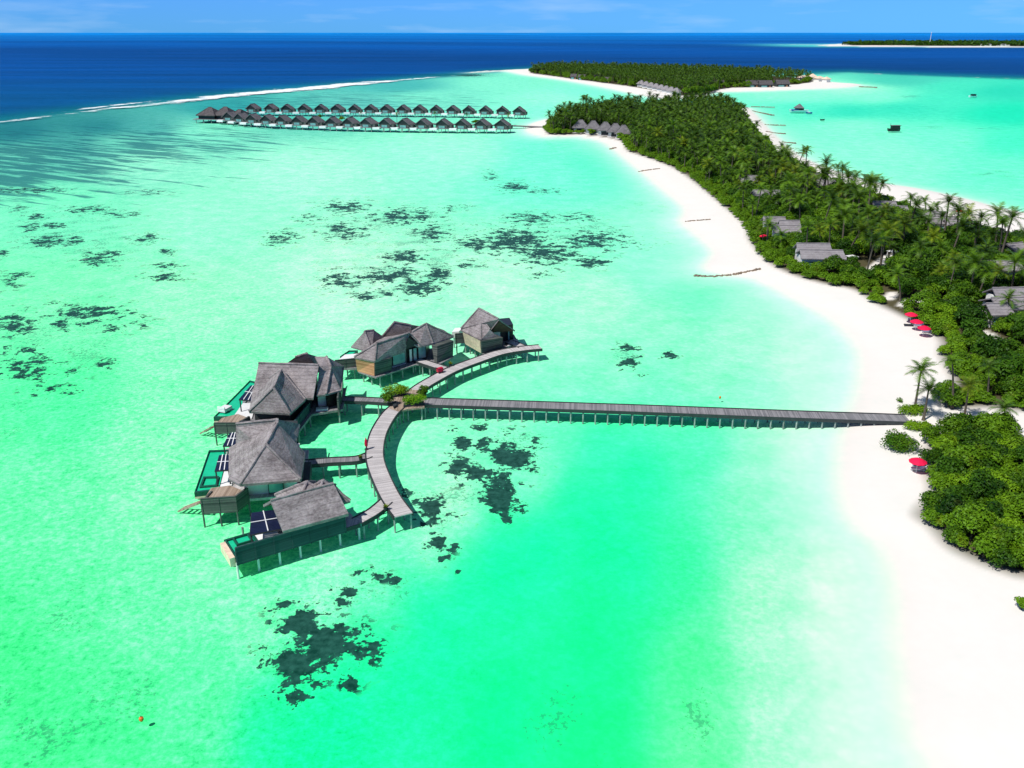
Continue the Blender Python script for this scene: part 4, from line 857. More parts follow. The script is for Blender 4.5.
# ------------------------------------------------------------------ the distant overwater rows
ORD = ['first', 'second', 'third', 'fourth', 'fifth', 'sixth', 'seventh', 'eighth', 'ninth', 'tenth', 'eleventh', 'twelfth', 'thirteenth', 'fourteenth', 'fifteenth', 'sixteenth', 'seventeenth']
def pavilion(t, w, d, zf, ze, zr, hipx=.28, mat='thatch_far', deck='white', gable=False):
    """a thatched pavilion in local coordinates, ridge along x, front to -y"""
    o = .9; x, y = w / 2 + o, d / 2 + o; hx = x * (1 - hipx)
    if gable:
        v = [(-x, -y, ze), (x, -y, ze), (x, y, ze), (-x, y, ze), (0, -y * .9, zr), (0, y * .7, zr)]; fs = [(1, 2, 5, 4), (3, 0, 4, 5), (2, 3, 5)]; rg = [(4, 5), (2, 5), (3, 5)]
    else:
        v = [(-x, -y, ze), (x, -y, ze), (x, y, ze), (-x, y, ze), (-hx, 0, zr), (hx, 0, zr)]; fs = [(0, 1, 5, 4), (1, 2, 5), (2, 3, 4, 5), (3, 0, 4)]; rg = [(4, 5), (0, 4), (3, 4), (1, 5), (2, 5)]
    roof('roof', v, fs, t, M[mat], .35, rg)
    MB().box((0, 0, zf), w, d, ze - zf + .15).build('wall', M['slat'], t)
    if gable:
        m = MB(); m.poly([(-x * .8, -y * .82, ze + .2), (x * .8, -y * .82, ze + .2), (0, -y * .82, zr - .6)]); m.poly([(0, -y * .82 + .1, zr - .6), (x * .8, -y * .82 + .1, ze + .2), (-x * .8, -y * .82 + .1, ze + .2)]); m.build('gable', M['dark'], t)
    f = MB(); f.box((0, -d / 2 - .06, zf + .1), w * .6, .1, (ze - zf) * .78); f = f.build('window', M['fascia'], t)
    MB().box((0, -d / 2 - .13, zf + .2), w * .52, .06, (ze - zf) * .66).build('pane', M['glass'], f)
def far_villa():
    t = thing('water_villa', '', 'villa', (0, 0, 0))
    pavilion(t, 7.2, 7.0, 1.9, 4.3, 7.9, gable=True)
    MB().box((0, -.2, 1.7), 9.2, 9.2, .297).build('deck', M['deck_dark'], t)
    MB().box((-4.6, -4.6, 1.0), 4.6, 3.2, 1.3).build('terrace', M['white'], t)
    MB().box((5.0, -1.0, 2.0), 2.2, 4.6, 2.2).build('side_wall', M['slat'], t)
    for x in (-4.2, 0, 4.2):
        for y in (-4.2, 3.8): MB().tube([(x, y, -1.2), (x, y, 1.7)], .2, 6).build('post', M['post'], t)
    return t
fv = far_villa(); first = True
FRONT = [(229, 123.5), (240.5, 125), (252.5, 126), (267, 127), (282, 127.6), (298, 128.4), (314.5, 129), (332, 129.8), (349.5, 130.2), (367.6, 130.6), (386, 131), (404.7, 131.3), (423, 131.6), (443, 131.8), (462, 132), (482, 132.2), (502, 132.4)]
BACK = [(252, 114.6), (270, 114.8), (286, 115), (303, 115.1), (319.8, 115.2), (336.5, 115.3), (353.6, 115.4), (369.8, 115.5), (386, 115.6), (402.7, 115.8), (419, 116), (435.5, 116.2), (452.5, 116.5), (468, 116.8), (485, 117), (502, 117.3), (519, 117.8)]
for row, nm in ((FRONT, 'near'), (BACK, 'far')):
    for i, (px, py) in enumerate(row):
        p = at(px, py, 0); p.y += 5
        lab = f'{ORD[i]} small thatched villa from the left in the {nm} row of the distant water villas' if i < 16 else f'last small thatched villa on the right in the {nm} row of the distant water villas'
        rz = R(rnd.uniform(-6, 6) - (18 if nm == 'near' else 8)); sc = (1.08 + rnd.uniform(-.05, .05), 1.04, .98)
        if first: fv.location = p; fv.rotation_euler.z = rz; fv.scale = sc; fv['label'] = lab; fv['group'] = f'{nm} row of distant water villas'; first = False
        else: dup(fv, p, rz, sc, lab, f'{nm} row of distant water villas')
t = thing('restaurant', 'large dark thatched pavilion at the left end of the distant villa rows', 'restaurant', at(218, 121.5, 0), R(-12))
for k, (x, y, wd, zr) in enumerate(((-6, 2, 15, 9.6), (5, 4, 14, 9.9), (14, 8, 8, 8.0))):
    rv = [(x - wd/2, y - 8, 4.6), (x + wd/2, y - 8, 4.6), (x + wd/2, y + 8, 4.6), (x - wd/2, y + 8, 4.6), (x - 1.2, y, zr), (x + 1.2, y, zr)]
    roof('roof', rv, [(0, 1, 5, 4), (1, 2, 5), (2, 3, 4, 5), (3, 0, 4)], t, M['thatch_dark'], .4, [(4, 5), (0, 4), (1, 5)])
    MB().box((x, y, 2), wd - 2.4, 13.4, 2.9).build('wall', M['dark'], t)
MB().box((2, 3, 1.6), 36, 19, .39).build('deck', M['deck_dark'], t)
for x in range(-14, 20, 6):
    for y in (-5.5, 4, 11.5): MB().tube([(x, y, -1.2), (x, y, 1.6)], .25, 6).build('post', M['post'], t)
boardwalk('boardwalk', 'long boardwalk running between the two distant rows of water villas', [P(232, 119), P(330, 121.4), P(430, 123.2), P(520, 125.4), at(546, 127.2, 1.2)], 3.2, 9.0, M['deck'], DZ, 1.3)

# ------------------------------------------------------------------ villas and buildings on the islands
HOUSES = []                                 # (point, radius) kept clear of trees
def beach_villa(px, py, w, d, rz, label, zr=6.2, two=0, z=None, group=None, keep=True, wmat='plaster'):
    """px, py = middle of the roof in the picture, at about 4.6 m above the sea"""
    p = at(px, py, 5.2); p.z = 1.0
    t = thing('beach_villa', label, 'villa', p, R(rz), group)
    x, y, ze = w / 2 + .7, d / 2 + .7, 3.4
    roof('roof', [(-x, -y, ze), (x, -y, ze), (x, y, ze), (-x, y, ze), (-x + .3, 0, zr - 1.2), (x - .3, 0, zr - 1.2)], [(0, 1, 5, 4), (2, 3, 4, 5)], t, M['shingle' if wmat == 'plaster' else 'thatch_dark'], .28, [(4, 5)])
    wl = MB().box((0, 0, -.4), w, d, ze + .45).build('wall', M[wmat], t)
    for sx in (-1, 1):
        m = MB(); X = sx * w / 2; zt = zr - 1.6
        m.poly([(X, -d/2, ze), (X, d/2, ze), (X, 0, zt)]); m.poly([(X - sx * .1, 0, zt), (X - sx * .1, d/2, ze), (X - sx * .1, -d/2, ze)]); m.build('gable', M['fascia'], t)
    f = MB().box((-w * .15, -d / 2 - .06, .3), w * .5, .1, 2.1).build('window', M['fascia'], t); MB().box((-w * .15, -d / 2 - .13, .4), w * .44, .06, 1.9).build('pane', M['glass'], f)
    MB().box((w * .3, -d / 2 - .06, .02), 1.1, .1, 2.2).build('door', M['brown'], t)
    if two:
        k = two; x2, y2 = x * .8, y * .75; oy = y * 1.25; dz = .7
        roof('rear_roof', [(-x2 + k, oy - y2, ze + dz), (x2 + k, oy - y2, ze + dz), (x2 + k, oy + y2, ze + dz), (-x2 + k, oy + y2, ze + dz), (-x2 + .3 + k, oy, zr - .4), (x2 - .3 + k, oy, zr - .4)], [(0, 1, 5, 4), (2, 3, 4, 5)], t, M['shingle'], .28, [(4, 5)])
        MB().box((k, oy, -.4), x2 * 2 - 1.4, y2 * 2 - 1.4, ze + dz + .4).build('rear_wall', M['plaster'], t)
    if keep: HOUSES.append((Vector((p.x, p.y)), max(w, d) * .5 + .5, w, d))
    return t
BV = [(749, 181, 6, 4, -12, 'small grey-roofed beach villa half hidden high among the palms left of the grove', 1.0), (766, 192.5, 9, 4.2, -6, 'long low grey-roofed beach villa just below a smaller one in the palms', 0),
      (774, 219.5, 6, 4, -8, 'grey-roofed beach villa behind palms above the small red beach parasol', 0), (786, 228, 7, 4.2, -6, 'two-roofed grey beach villa screened by palm trunks near the red parasol', 1.5),
      (821, 253, 10.5, 5.2, -4, 'double grey-roofed beach villa in full view midway along the thicket', -1.2), (825, 182, 7, 5, 0, 'grey-roofed beach villa behind the palms on the lagoon side, by the narrow far beach', 0),
      (810, 175.5, 7, 4, 5, 'pale-roofed low beach hut furthest up the lagoon side', 0), (892, 208.5, 9, 5, -4, 'double grey-roofed beach villa at the edge of the far white beach', -1.5),
      (940, 219, 9, 5, -6, 'grey-roofed beach villa behind a tall palm beside the far white beach', -1.0), (958, 222, 7, 4.5, -14, 'low grey-roofed annex right of the villa behind the tall palm', 0),
      (1001, 264, 8, 5.5, 2, 'square grey-roofed beach villa above the big many-roofed one', 0), (1014, 246, 5, 7, 20, 'steep pale-roofed beach hut half hidden near the lone palm on the far beach', 0),
      (1012, 301, 9, 6.5, 4, 'big many-roofed grey beach villa behind a single palm at the edge of view', 2.0), (996, 307, 4, 5, 4, 'small grey annex at the left of the big many-roofed beach villa', 0)]
for b in BV: beach_villa(*b[:6], two=b[6], group='grey-roofed beach villas among the trees')
VL = [(580.5, 130.6, 'leftmost'), (593, 131.8, 'second from the left'), (605, 133.2, 'middle one'), (615, 134.8, 'second from the right'), (623, 136.8, 'rightmost')]
for px, py, wh in VL:
    p = at(px, py + 3.5, 0); p.z = .7
    t = thing('beach_villa', f'thatched villa on the shore below the palm grove, {wh} of five', 'villa', p, R(-8), 'five villas along the shore of the palm grove')
    x = 5.2; roof('roof', [(-x, -x, 3.6), (x, -x, 3.6), (x, x, 3.6), (-x, x, 3.6), (-1, 0, 8.0), (1, 0, 8.0)], [(0, 1, 5, 4), (1, 2, 5), (2, 3, 4, 5), (3, 0, 4)], t, M['thatch_far'], .35, [(4, 5), (0, 4), (1, 5)])
    MB().box((0, 0, .6), 8, 8, 3.2).build('wall', M['plaster'], t); MB().box((0, -4.06, .7), 4.5, .1, 2.3).build('window', M['dark'], t); MB().box((0, -.8, .2), 9.4, 10, .398).build('deck', M['deck'], t)
    for xx in (-4, 4):
        for yy in (-5, 3): MB().tube([(xx, yy, -1.6), (xx, yy, .2)], .2, 6).build('post', M['post'], t)
    HOUSES.append((Vector((p.x, p.y)), 5.5, 9, 9))
for i in range(8):
    px = 641 + i * 5.0; py = 85.6 + i * 1.25
    p = at(px, py + 2.2, 0); p.z = 1.0
    t = thing('beach_villa', f'{ORD[i]} from the left in the row of grey roofs on the second island shore', 'villa', p, R(-30), 'row of grey roofs on the second island')
    x = 4.6; roof('roof', [(-x, -x, 3.6), (x, -x, 3.6), (x, x, 3.6), (-x, x, 3.6), (-1, 0, 7.4), (1, 0, 7.4)], [(0, 1, 5, 4), (1, 2, 5), (2, 3, 4, 5), (3, 0, 4)], t, M['shingle'], .35)
    MB().box((0, 0, -.6), 7, 7, 4.3).build('wall', M['plaster'], t)
    HOUSES.append((Vector((p.x, p.y)), 5, 9, 9))
RV = [(574, 74.9, 8, 0, 'low grey roof'), (582, 75.6, 9, 0, 'second low grey roof'), (595, 76.4, 10, 0, 'third low grey roof'), (607, 78.2, 9, 0, 'dark-shadowed grey roof')]
for px, py, wd, k, nm in RV: beach_villa(px, py + 1, wd, 6, -20, nm + ' in the trees at the left of the second island', 8, keep=False, wmat='fascia')
for px, py, nm in ((717, 84.5, 'broad grey-roofed house'), (752, 84.6, 'dark grey-roofed house'), (765, 84.8, 'small dark-roofed house'), (782, 84.3, 'long dark-roofed house')):
    beach_villa(px, py - 1.2, 15, 9, 5, nm + ' behind the far beach of the second island', 9, keep=False, wmat='fascia')
for i, (px, py, wd) in enumerate(((803, 80.6, 14), (812, 80.0, 11), (819, 81.4, 12), (826, 82.2, 9))):
    p = at(px, py + 1, 0); p.z = 1.2
    t = thing('tent', ['broad cream tent-roofed building left of the sandy tip', 'pale tent-roofed building with a taller peak near the sandy tip', 'low cream tent-roofed building on the sandy tip', 'small cream building nearest the sandy tip'][i], 'building', p, R(10 * i))
    x = wd / 2; roof('roof', [(-x, -x, 4), (x, -x, 4), (x, x, 4), (-x, x, 4), (-.6, 0, 8 if i == 1 else 6.6), (.6, 0, 8 if i == 1 else 6.6)], [(0, 1, 5, 4), (1, 2, 5), (2, 3, 4, 5), (3, 0, 4)], t, M['cream'], .3)
    MB().box((0, 0, -.5), wd - 2, wd - 2, 4.6).build('wall', M['plaster'], t); HOUSES.append((Vector((p.x, p.y)), 8, 9, 9))
p = at(771, 84.2, 0)
# groynes and small jetties of rock and sand-bags
def groyne(px, label, width=1.6, h=.55, mat='rock', name='groyne'):
    pts = [at(x, y, 0) for x, y in smooth(px, 4, False)]
    t = wthing(name, label, 'groyne', (pts[0].x, pts[0].y, 0)); m = MB()
    for p, d in along(pts, width * .5):
        z = max(ground_z(p), -.3); r = width * rnd.uniform(.34, .5)
        for _ in range(2):
            c = Vector((p.x + rnd.uniform(-.3, .3) * width, p.y + rnd.uniform(-.3, .3) * width, z - .1)); n = 6
            a0 = rnd.uniform(0, 6); q = [(c.x + r * rnd.uniform(.7, 1.1) * math.cos(a0 + k * 6.283 / n), c.y + r * rnd.uniform(.7, 1.1) * math.sin(a0 + k * 6.283 / n), c.z) for k in range(n)]
            top = [(c.x + (x - c.x) * .6, c.y + (y - c.y) * .6, c.z + h * rnd.uniform(.7, 1.3)) for x, y, _z in q]
            for k in range(n): m.poly([q[k], q[(k + 1) % n], top[(k + 1) % n], top[k]])
            m.poly(top)
    m.build('rock_row', M[mat], t)
groyne([(696, 274.6), (715, 275.6), (740, 274.5), (760, 272.3)], 'long brown rock groyne running out from the white beach', 1.1, .35)
groyne([(686, 222.5), (700, 222.8), (711, 222.6)], 'thin brown groyne on the beach above the long one', 1.0, .3)
groyne([(639, 171.5), (650, 171.3), (660, 170.8)], 'short pale groyne on the narrow beach near the palm grove', 1.6, .35)
groyne([(610, 149), (615, 148.6)], 'small reddish rock heap in the shallows by the palm grove', 2.2, .6)
for i, (x0, y0, x1, y1, nm) in enumerate(((752, 106.4, 775, 107, 'uppermost'), (753, 111, 774, 115, 'second'), (765, 124.6, 786, 125, 'third'), (766, 132.6, 786, 133.4, 'fourth'), (784, 142.2, 797, 142.8, 'fifth'), (797, 152.8, 806, 153.2, 'lowest'))):
    groyne([(x0, y0), ((x0 + x1) / 2, (y0 + y1) / 2), (x1, y1)], f'{nm} of the thin groynes on the lagoon side of the palm grove', 1.7, .5)
groyne([(860, 86.7), (869, 87), (878, 87.5)], 'dark groyne off the sandy tip of the second island', 3, .8)

# ------------------------------------------------------------------ parasols and loungers on the beaches
def parasol(p, label, group, lean=0, r=1.35):
    t = thing('beach_parasol', label, 'parasol', p, 0, group)
    MB().tube([(0, 0, 0), (0, 0, 2.35)], .035, 6).build('pole', M['white'], t)
    m = MB(); n = 10
    for k in range(n):
        a, b = 2*math.pi*k/n, 2*math.pi*(k+1)/n
        q = lambda s, ang, z: (s * math.cos(ang), s * math.sin(ang), z)
        m.poly([q(r, a, 1.95), q(r, b, 1.95), q(r*.5, b, 2.3), q(r*.5, a, 2.3)]); m.poly([q(r*.5, a, 2.3), q(r*.5, b, 2.3), (0, 0, 2.5)])
        m.poly([q(r, b, 1.95), q(r, a, 1.95), q(r, a, 1.85), q(r, b, 1.85)]); m.poly([q(r*.99, a, 1.85), q(r*.99, a, 1.94), q(r*.99, b, 1.94), q(r*.99, b, 1.85)])
    m.build('canopy', M['red'], t); return t
def onsand(px, py): 
    p = at(px, py, 1.2); p.z = ground_z(p); return p
def foot(px, py, h=2.2): 
    p = at(px, py, 1.2 + h); p.z = ground_z(p); return p
G = 'red beach parasols'
parasol(foot(911.5, 313.5), 'uppermost of the three red parasols in a row beside the thicket', G)
parasol(foot(917, 320.5), 'middle one of the three red parasols in a row beside the thicket', G)
parasol(foot(924.5, 326.8), 'lowest of the three red parasols in a row beside the thicket', G)
parasol(foot(918.5, 459), 'bright red parasol alone on the sand left of the big lower bush', G, r=1.25)
parasol(foot(764, 235.5), 'red parasol tucked into the bushes at the head of the upper beach', G)
parasol(foot(960, 210.8), 'red parasol on the open sand of the far beach', G)
parasol(foot(982, 227), 'red parasol at the bushes of the far beach, left of the lone palm', G)
G = 'sun loungers on the beach'
lounger(onsand(912, 320.5), R(165), 'white sun lounger under the uppermost of three red parasols', G)
lounger(onsand(908.5, 326), R(170), 'dark sun lounger on the open sand before the three red parasols', G, 'fascia', 'fascia')
lounger(onsand(918, 326.5), R(165), 'white sun lounger under the middle of three red parasols', G)
lounger(onsand(926.5, 333), R(172), 'white sun lounger under the lowest of three red parasols', G)
lounger(onsand(919, 466.5), R(168), 'sun lounger with a blue-grey cushion under the lone red parasol', G)
lounger(onsand(917.3, 469.8), R(172), 'white sun lounger with no parasol over it, nearest the water by the lone red parasol', G, 'white', 'white')
for px, py, lb in ((892, 256.5, 'small white garden pavilion in a clearing of the thicket'), (851, 261.5, 'little white table pavilion beside the double-roofed villa')):
    p = onsand(px, py + 3); t = thing('pavilion', lb, 'pavilion', p, R(20))
    for x in (-1, 1):
        for y in (-1, 1): MB().box((x, y, 0), .12, .12, 2.1).build('post', M['white'], t)
    m = MB(); m.box((0, 0, 2.1), 2.5, 2.5, .1); m.build('roof', M['white'], t); MB().box((0, 0, -.2), 2.6, 2.6, .26).build('floor', M['white'], t); HOUSES.append((Vector((p.x, p.y)), 2.4, 2, 2))

# ------------------------------------------------------------------ boats
def hull(mb, L, B, D, z0=-.4, sheer=.5):
    n = 9; secs = []
    for i in range(n):
        t = i / (n - 1); w = B / 2 * (1 - abs(2 * t - .8) ** 3 * .55) * (1 if t < .75 else max(.04, (1 - t) / .25)); x = (t - .5) * L; zt = z0 + D + sheer * (2 * t - 1) ** 2
        secs.append([(x, -w, zt), (x * .96, -w * .7, z0 + D * .3), (x * .9, 0, z0), (x * .96, w * .7, z0 + D * .3), (x, w, zt)])
    for a, b in zip(secs, secs[1:]):
        for k in range(4): mb.poly([a[k], a[k + 1], b[k + 1], b[k]])
        mb.poly([(a[0][0], a[0][1], a[0][2] - .25), (b[0][0], b[0][1], b[0][2] - .25), (b[4][0], b[4][1], b[4][2] - .25), (a[4][0], a[4][1], a[4][2] - .25)])
    mb.poly(secs[0]); return mb
t = thing('boat', 'white moored boat with a dark peaked thatched canopy off the palm grove', 'boat', at(799, 112, 0), R(-8))
hull(MB(), 15, 5.6, 1.9).build('hull', M['hull'], t, True)
MB().box((-3.6, 0, .9), 5.4, 5.0, 1.1).build('stern_deck', M['hullblue'], t); MB().box((0, 0, 1.2), 6.5, 3.8, 2.1).build('cabin', M['hulldark'], t)
roof('canopy', [(-4.2, -2.8, 3.3), (3.4, -2.8, 3.3), (3.4, 2.8, 3.3), (-4.2, 2.8, 3.3), (-.6, 0, 6.4), (.2, 0, 6.4)], [(0, 1, 5, 4), (1, 2, 5), (2, 3, 4, 5), (3, 0, 4)], t, M['thatch_far'], .3)
t = thing('boat', 'dark moored boat with a flat canopy and a sloping bow, alone in the right lagoon', 'boat', at(894, 130.8, 0), R(6))
hull(MB(), 8.6, 3.6, 1.6).build('hull', M['hulldark'], t, True); MB().box((.6, 0, 1.0), 5.2, 2.8, 2.2).build('cabin', M['hulldark'], t)
MB().box((.6, 0, 3.3), 6.4, 3.3, .22).build('canopy', M['thatch_far'], t); MB().tube([(-2.6, 0, 1.2), (-2.9, 0, 4.8)], .12, 6).build('mast', M['hulldark'], t)
t = thing('boat', 'small white boat with a dark canopy far out at the upper right', 'boat', at(973, 97, 0), R(10))
hull(MB(), 9, 3.0, 1.5).build('hull', M['hull'], t, True); MB().box((0, 0, .9), 4.6, 2.2, 1.6).build('cabin', M['hulldark'], t); MB().box((0, 0, 2.6), 5.4, 2.6, .2).build('canopy', M['hulldark'], t)
t = thing('boat', 'tiny dark dinghy beside the white moored boat', 'boat', at(822.5, 120.3, 0), R(15))
hull(MB(), 3.6, 1.6, .9, -.2, .25).build('hull', M['hulldark'], t, True); MB().box((-.3, 0, .2), .4, 1.3, .12).build('seat', M['brown'], t)
t = thing('boat', 'low white tender lying right of the white moored boat', 'boat', at(809, 113.5, 0), R(-20))
hull(MB(), 5.0, 2.0, 1.1, -.2, .3).build('hull', M['hullblue'], t, True); MB().box((0, 0, .5), 1.6, 1.5, .8).build('cabin', M['hull'], t)
# far island's mast
t = thing('radio_mast', 'thin pale radio mast rising from the far low island', 'mast', at(929.5, 45, 0))
MB().tube([(0, 0, 0), (0, 0, 62)], [2.0, .7], 6).build('pole', M['hull'], t); MB().tube([(0, 0, 55), (0, 0, 58)], 2.2, 8).build('antenna', M['hull'], t)
for px, wd, lb in ((988, 60, 'long pale building'), (994, 34, 'short pale building'), (1004, 40, 'low white building')):
    p = at(px, 46.2, 0); t = thing('building', lb + ' at the shore of the far low island', 'building', p)
    MB().box((0, 0, 0), wd, 20, 9).build('wall', M['plaster'], t); MB().box((0, 0, 9.003), wd + 2, 22, 1.5).build('roof', M['shingle'], t)
# ------------------------------------------------------------------ trees
def palm_geo(seed, h, nf=17, fl=3.0, lean=.9):
    """-> trunk (v, quads), crown (v, tris); base at 0, crown at the top of a slightly curved trunk"""
    r = random.Random(seed); la = r.uniform(0, 6.283); lx, ly = lean * math.cos(la), lean * math.sin(la)
    tv, tf = [], []; n = 6; K = 6
    for i in range(K + 1):
        t = i / K; cx, cy, cz = lx * t ** 1.7, ly * t ** 1.7, h * t; rad = .24 * (1 - t) + .13 * t + (.12 if i == 0 else 0)
        tv += [(cx + rad * math.cos(6.283 * k / n), cy + rad * math.sin(6.283 * k / n), cz) for k in range(n)]
    for i in range(K):
        for k in range(n): tf.append((i * n + k, i * n + (k + 1) % n, (i + 1) * n + (k + 1) % n, (i + 1) * n + k))
    cv, cf = [], []; top = Vector((lx, ly, h))
    for q in range(nf):
        az = q * 2.39996 + r.uniform(-.2, .2); el = R(80) - R(96) * (q / (nf - 1)) ** .85 + r.uniform(-.12, .12); L = fl * r.uniform(.85, 1.12) * (.8 if q < 2 else 1)
        dr = r.uniform(.65, 1.1); S = 9; p = top.copy(); e = el; pts = [p.copy()]; tan = []
        for s in range(S):
            d = Vector((math.cos(az) * math.cos(e), math.sin(az) * math.cos(e), math.sin(e))); tan.append(d); p = p + d * (L / S); pts.append(p.copy()); e -= dr * (.10 + .12 * s / S)
        sd = Vector((-math.sin(az), math.cos(az), 0))
        for s in range(S):
            d = tan[s]; up = sd.cross(d) * -1 if sd.cross(d).z < 0 else sd.cross(d); t = (s + .5) / S
            ll = fl * .25 * (math.sin(math.pi * min(1, .16 + t * .9)) ** .7) + .1
            for sg in (-1, 1):
                for half in (0, .5):
                    b0 = pts[s].lerp(pts[s + 1], half); b1 = pts[s].lerp(pts[s + 1], half + .42)
                    tip = b1 + sd * sg * ll * r.uniform(.8, 1.1) + d * ll * .55 + up * (.12 * ll) - Vector((0, 0, ll * r.uniform(.1, .4)))
                    i0 = len(cv); cv += [tuple(b0), tuple(b1), tuple(tip)]; cf.append((i0, i0 + 1, i0 + 2))
    return (np.array(tv), np.array(tf)), (np.array(cv), np.array(cf))
def leaves_geo(seed, w, h, nleaf, ls, lobes, flat=.8):
    """broadleaf crown: leaf-sized quads in the shells of several lobes -> (v, quads), plus a few limbs"""
    r = np.random.RandomState(seed); V_, c = [], []
    L = []
    for k in range(lobes):
        a = r.uniform(0, 6.283); d = (0 if k == 0 else r.uniform(.35, .74)) * w / 2; rad = w * (r.uniform(.15, .27) if k else .30)
        zc = h * (.64 if k == 0 else r.uniform(.28, .70)); L.append((d * math.cos(a), d * math.sin(a), zc, rad, min(rad * flat * r.uniform(.85, 1.2), h - zc + .25 * rad)))
    L = np.array(L); pr = L[:, 3] ** 2; pr /= pr.sum(); ch = r.choice(lobes, nleaf, p=pr)
    u = r.normal(size=(nleaf, 3)); u /= np.linalg.norm(u, axis=1)[:, None]; u[:, 2] = np.where(u[:, 2] < -.35, -u[:, 2], u[:, 2])
    bumpy = 1 + .16 * np.sin(u[:, 0] * 5 + ch) * np.cos(u[:, 1] * 6 + ch * 2) + .10 * np.sin(u[:, 2] * 9 + u[:, 0] * 7)
    rr = np.where(r.rand(nleaf) < .80, r.uniform(.84, 1.08, nleaf), r.uniform(.45, .9, nleaf)) * bumpy
    C = L[ch, :3] + u * np.stack([L[ch, 3], L[ch, 3], L[ch, 4]], 1) * rr[:, None]
    C[:, 2] = np.maximum(C[:, 2], r.uniform(.03, .35, nleaf) * h * .5)
    nrm = u * .75 + r.normal(size=(nleaf, 3)) * .45 + np.array((0, 0, .35)); nrm /= np.linalg.norm(nrm, axis=1)[:, None]
    t = np.cross(nrm, r.normal(size=(nleaf, 3))); t /= np.linalg.norm(t, axis=1)[:, None]; b = np.cross(nrm, t)
    s = ls * r.uniform(.7, 1.35, nleaf)[:, None]
    v = np.stack([C - t * s, C - b * s * .55 - nrm * s * .12, C + t * s, C + b * s * .55 - nrm * s * .12], 1).reshape(-1, 3)
    f = np.arange(nleaf * 4).reshape(-1, 4)
    tv, tf = [], []
    def limb(p, q, r0, r1):
        p, q = np.array(p), np.array(q); i0 = len(tv); d = q - p; x = np.cross(d, (.3, .9, .1)); x /= np.linalg.norm(x); y = np.cross(d, x); y /= np.linalg.norm(y)
        for e, rad in ((p, r0), (q, r1)):
            for k in range(5): tv.append(e + rad * (math.cos(k * 1.2566) * x + math.sin(k * 1.2566) * y))
        for k in range(5): tf.append((i0 + k, i0 + (k + 1) % 5, i0 + 5 + (k + 1) % 5, i0 + 5 + k))
    limb((0, 0, -.2), (.05, .02, h * .32), .07 * h ** .5 + .03, .05 * h ** .5)
    for l in L: limb((.05, .02, h * .28), (l[0] * .9, l[1] * .9, l[2]), .045 * h ** .5, .02)
    return (np.array(tv), np.array(tf)), (v, f)
PALMS = []
for i in range(7):
    h = [5.6, 6.6, 7.4, 8.4, 9.4, 6.2, 7.8][i]; tr, cr = palm_geo(100 + i, h, nf=15 + i % 3, fl=3.05 + .17 * (i % 4), lean=[.5, 1.4, .8, 1.8, .7, 2.2, 1.0][i])
    PALMS.append((h, np_mesh('palm_trunk', tr[0], tr[1], [M['bark']], smooth=True), np_mesh('palm_crown', cr[0], cr[1], [M['palm_y'] if i == 5 else M['palm']]), tr, cr))
BUSH = []                                   # (w, h, trunk, crown, geometry)
for i, (bw, bh, nl, ls, lb, mt) in enumerate(((3.4, 2.2, 1300, .17, 7, 'leafc'), (4.0, 2.6, 1700, .18, 8, 'leafb'), (3.0, 1.9, 1000, .16, 6, 'leafb'), (5.2, 4.6, 2300, .22, 9, 'leafa'), (6.2, 5.6, 3000, .23, 11, 'leafa'), (5.6, 5.0, 2600, .22, 10, 'leafb'), (4.4, 3.8, 2000, .19, 9, 'leafc'), (7.0, 6.2, 3400, .24, 13, 'leafb'))):
    tr, cr = leaves_geo(300 + i, bw, bh, nl, ls, lb)
    BUSH.append((bw, bh, np_mesh('bush_stem', tr[0], tr[1], [M['wood']]), np_mesh('bush_crown', cr[0], cr[1], [M[mt]]), tr, cr, mt))
def plant(name, trunk_me, crown_me, p, rz, s, label, cat, group=None):
    t = thing(name, label, cat, p, rz, group); t.scale = s if isinstance(s, tuple) else (s, s, s)
    link(bpy.data.objects.new('trunk', trunk_me), t); link(bpy.data.objects.new('crown', crown_me), t); return t
# palms one can tell apart, each built to its own lean
def own_palm(base, crown, label, fl=2.7, nf=18, seed=1, mat='palm'):
    b = at(*base, 1.3); b.z = ground_z(b) - .05; c = at_y(*crown, b.y - .3); h = c.z - b.z; lv = Vector((c.x - b.x, 0, 0))
    (tv, tf), (cv, cf) = palm_geo(seed, h, nf, fl, 0.0)
    for a in (tv, cv): a[:, 0] += lv.x * np.clip(a[:, 2] / h, 0, 1) ** 1.4 if a is tv else lv.x
    plant('palm_tree', np_mesh('palm_trunk', tv, tf, [M['bark']], smooth=True), np_mesh('palm_crown', cv, cf, [M[mat]]), b, 0, 1, label, 'palm', 'coconut palms standing apart')
own_palm((914.5, 408.5), (922, 371), 'tallest of the coconut palms at the head of the long jetty, leaning right', 3.1, 21, 5)
own_palm((923.5, 419), (929.5, 390), 'shorter coconut palm leaning over the head of the long jetty', 2.7, 19, 6)
own_palm((952, 408), (953, 362), 'slim upright coconut palm just right of the pair at the jetty head', 2.1, 14, 8)
own_palm((963.5, 420), (970, 386), 'coconut palm leaning right beside the sandy path behind the jetty', 2.5, 17, 9, 'palm_y')
own_palm((1007, 436), (1005, 409), 'coconut palm rising behind the big lower bush beside the sandy path', 2.7, 17, 10, 'palm')
own_palm((1005, 245), (1005, 222), 'lone coconut palm against the far white beach', 3.0, 18, 12)
own_palm((926, 217), (925, 201), 'tall coconut palm beside the grey villa on the far beach', 3.2, 18, 13)
own_palm((1009, 324), (1009, 299), 'coconut palm standing in front of the big many-roofed villa', 3.0, 18, 14)
own_palm((839, 180), (838, 167), 'tall coconut palm outlined against the right lagoon', 3.2, 18, 15)
own_palm((937, 219), (937, 206), 'second coconut palm beside the grey villa on the far beach', 3.0, 17, 16)
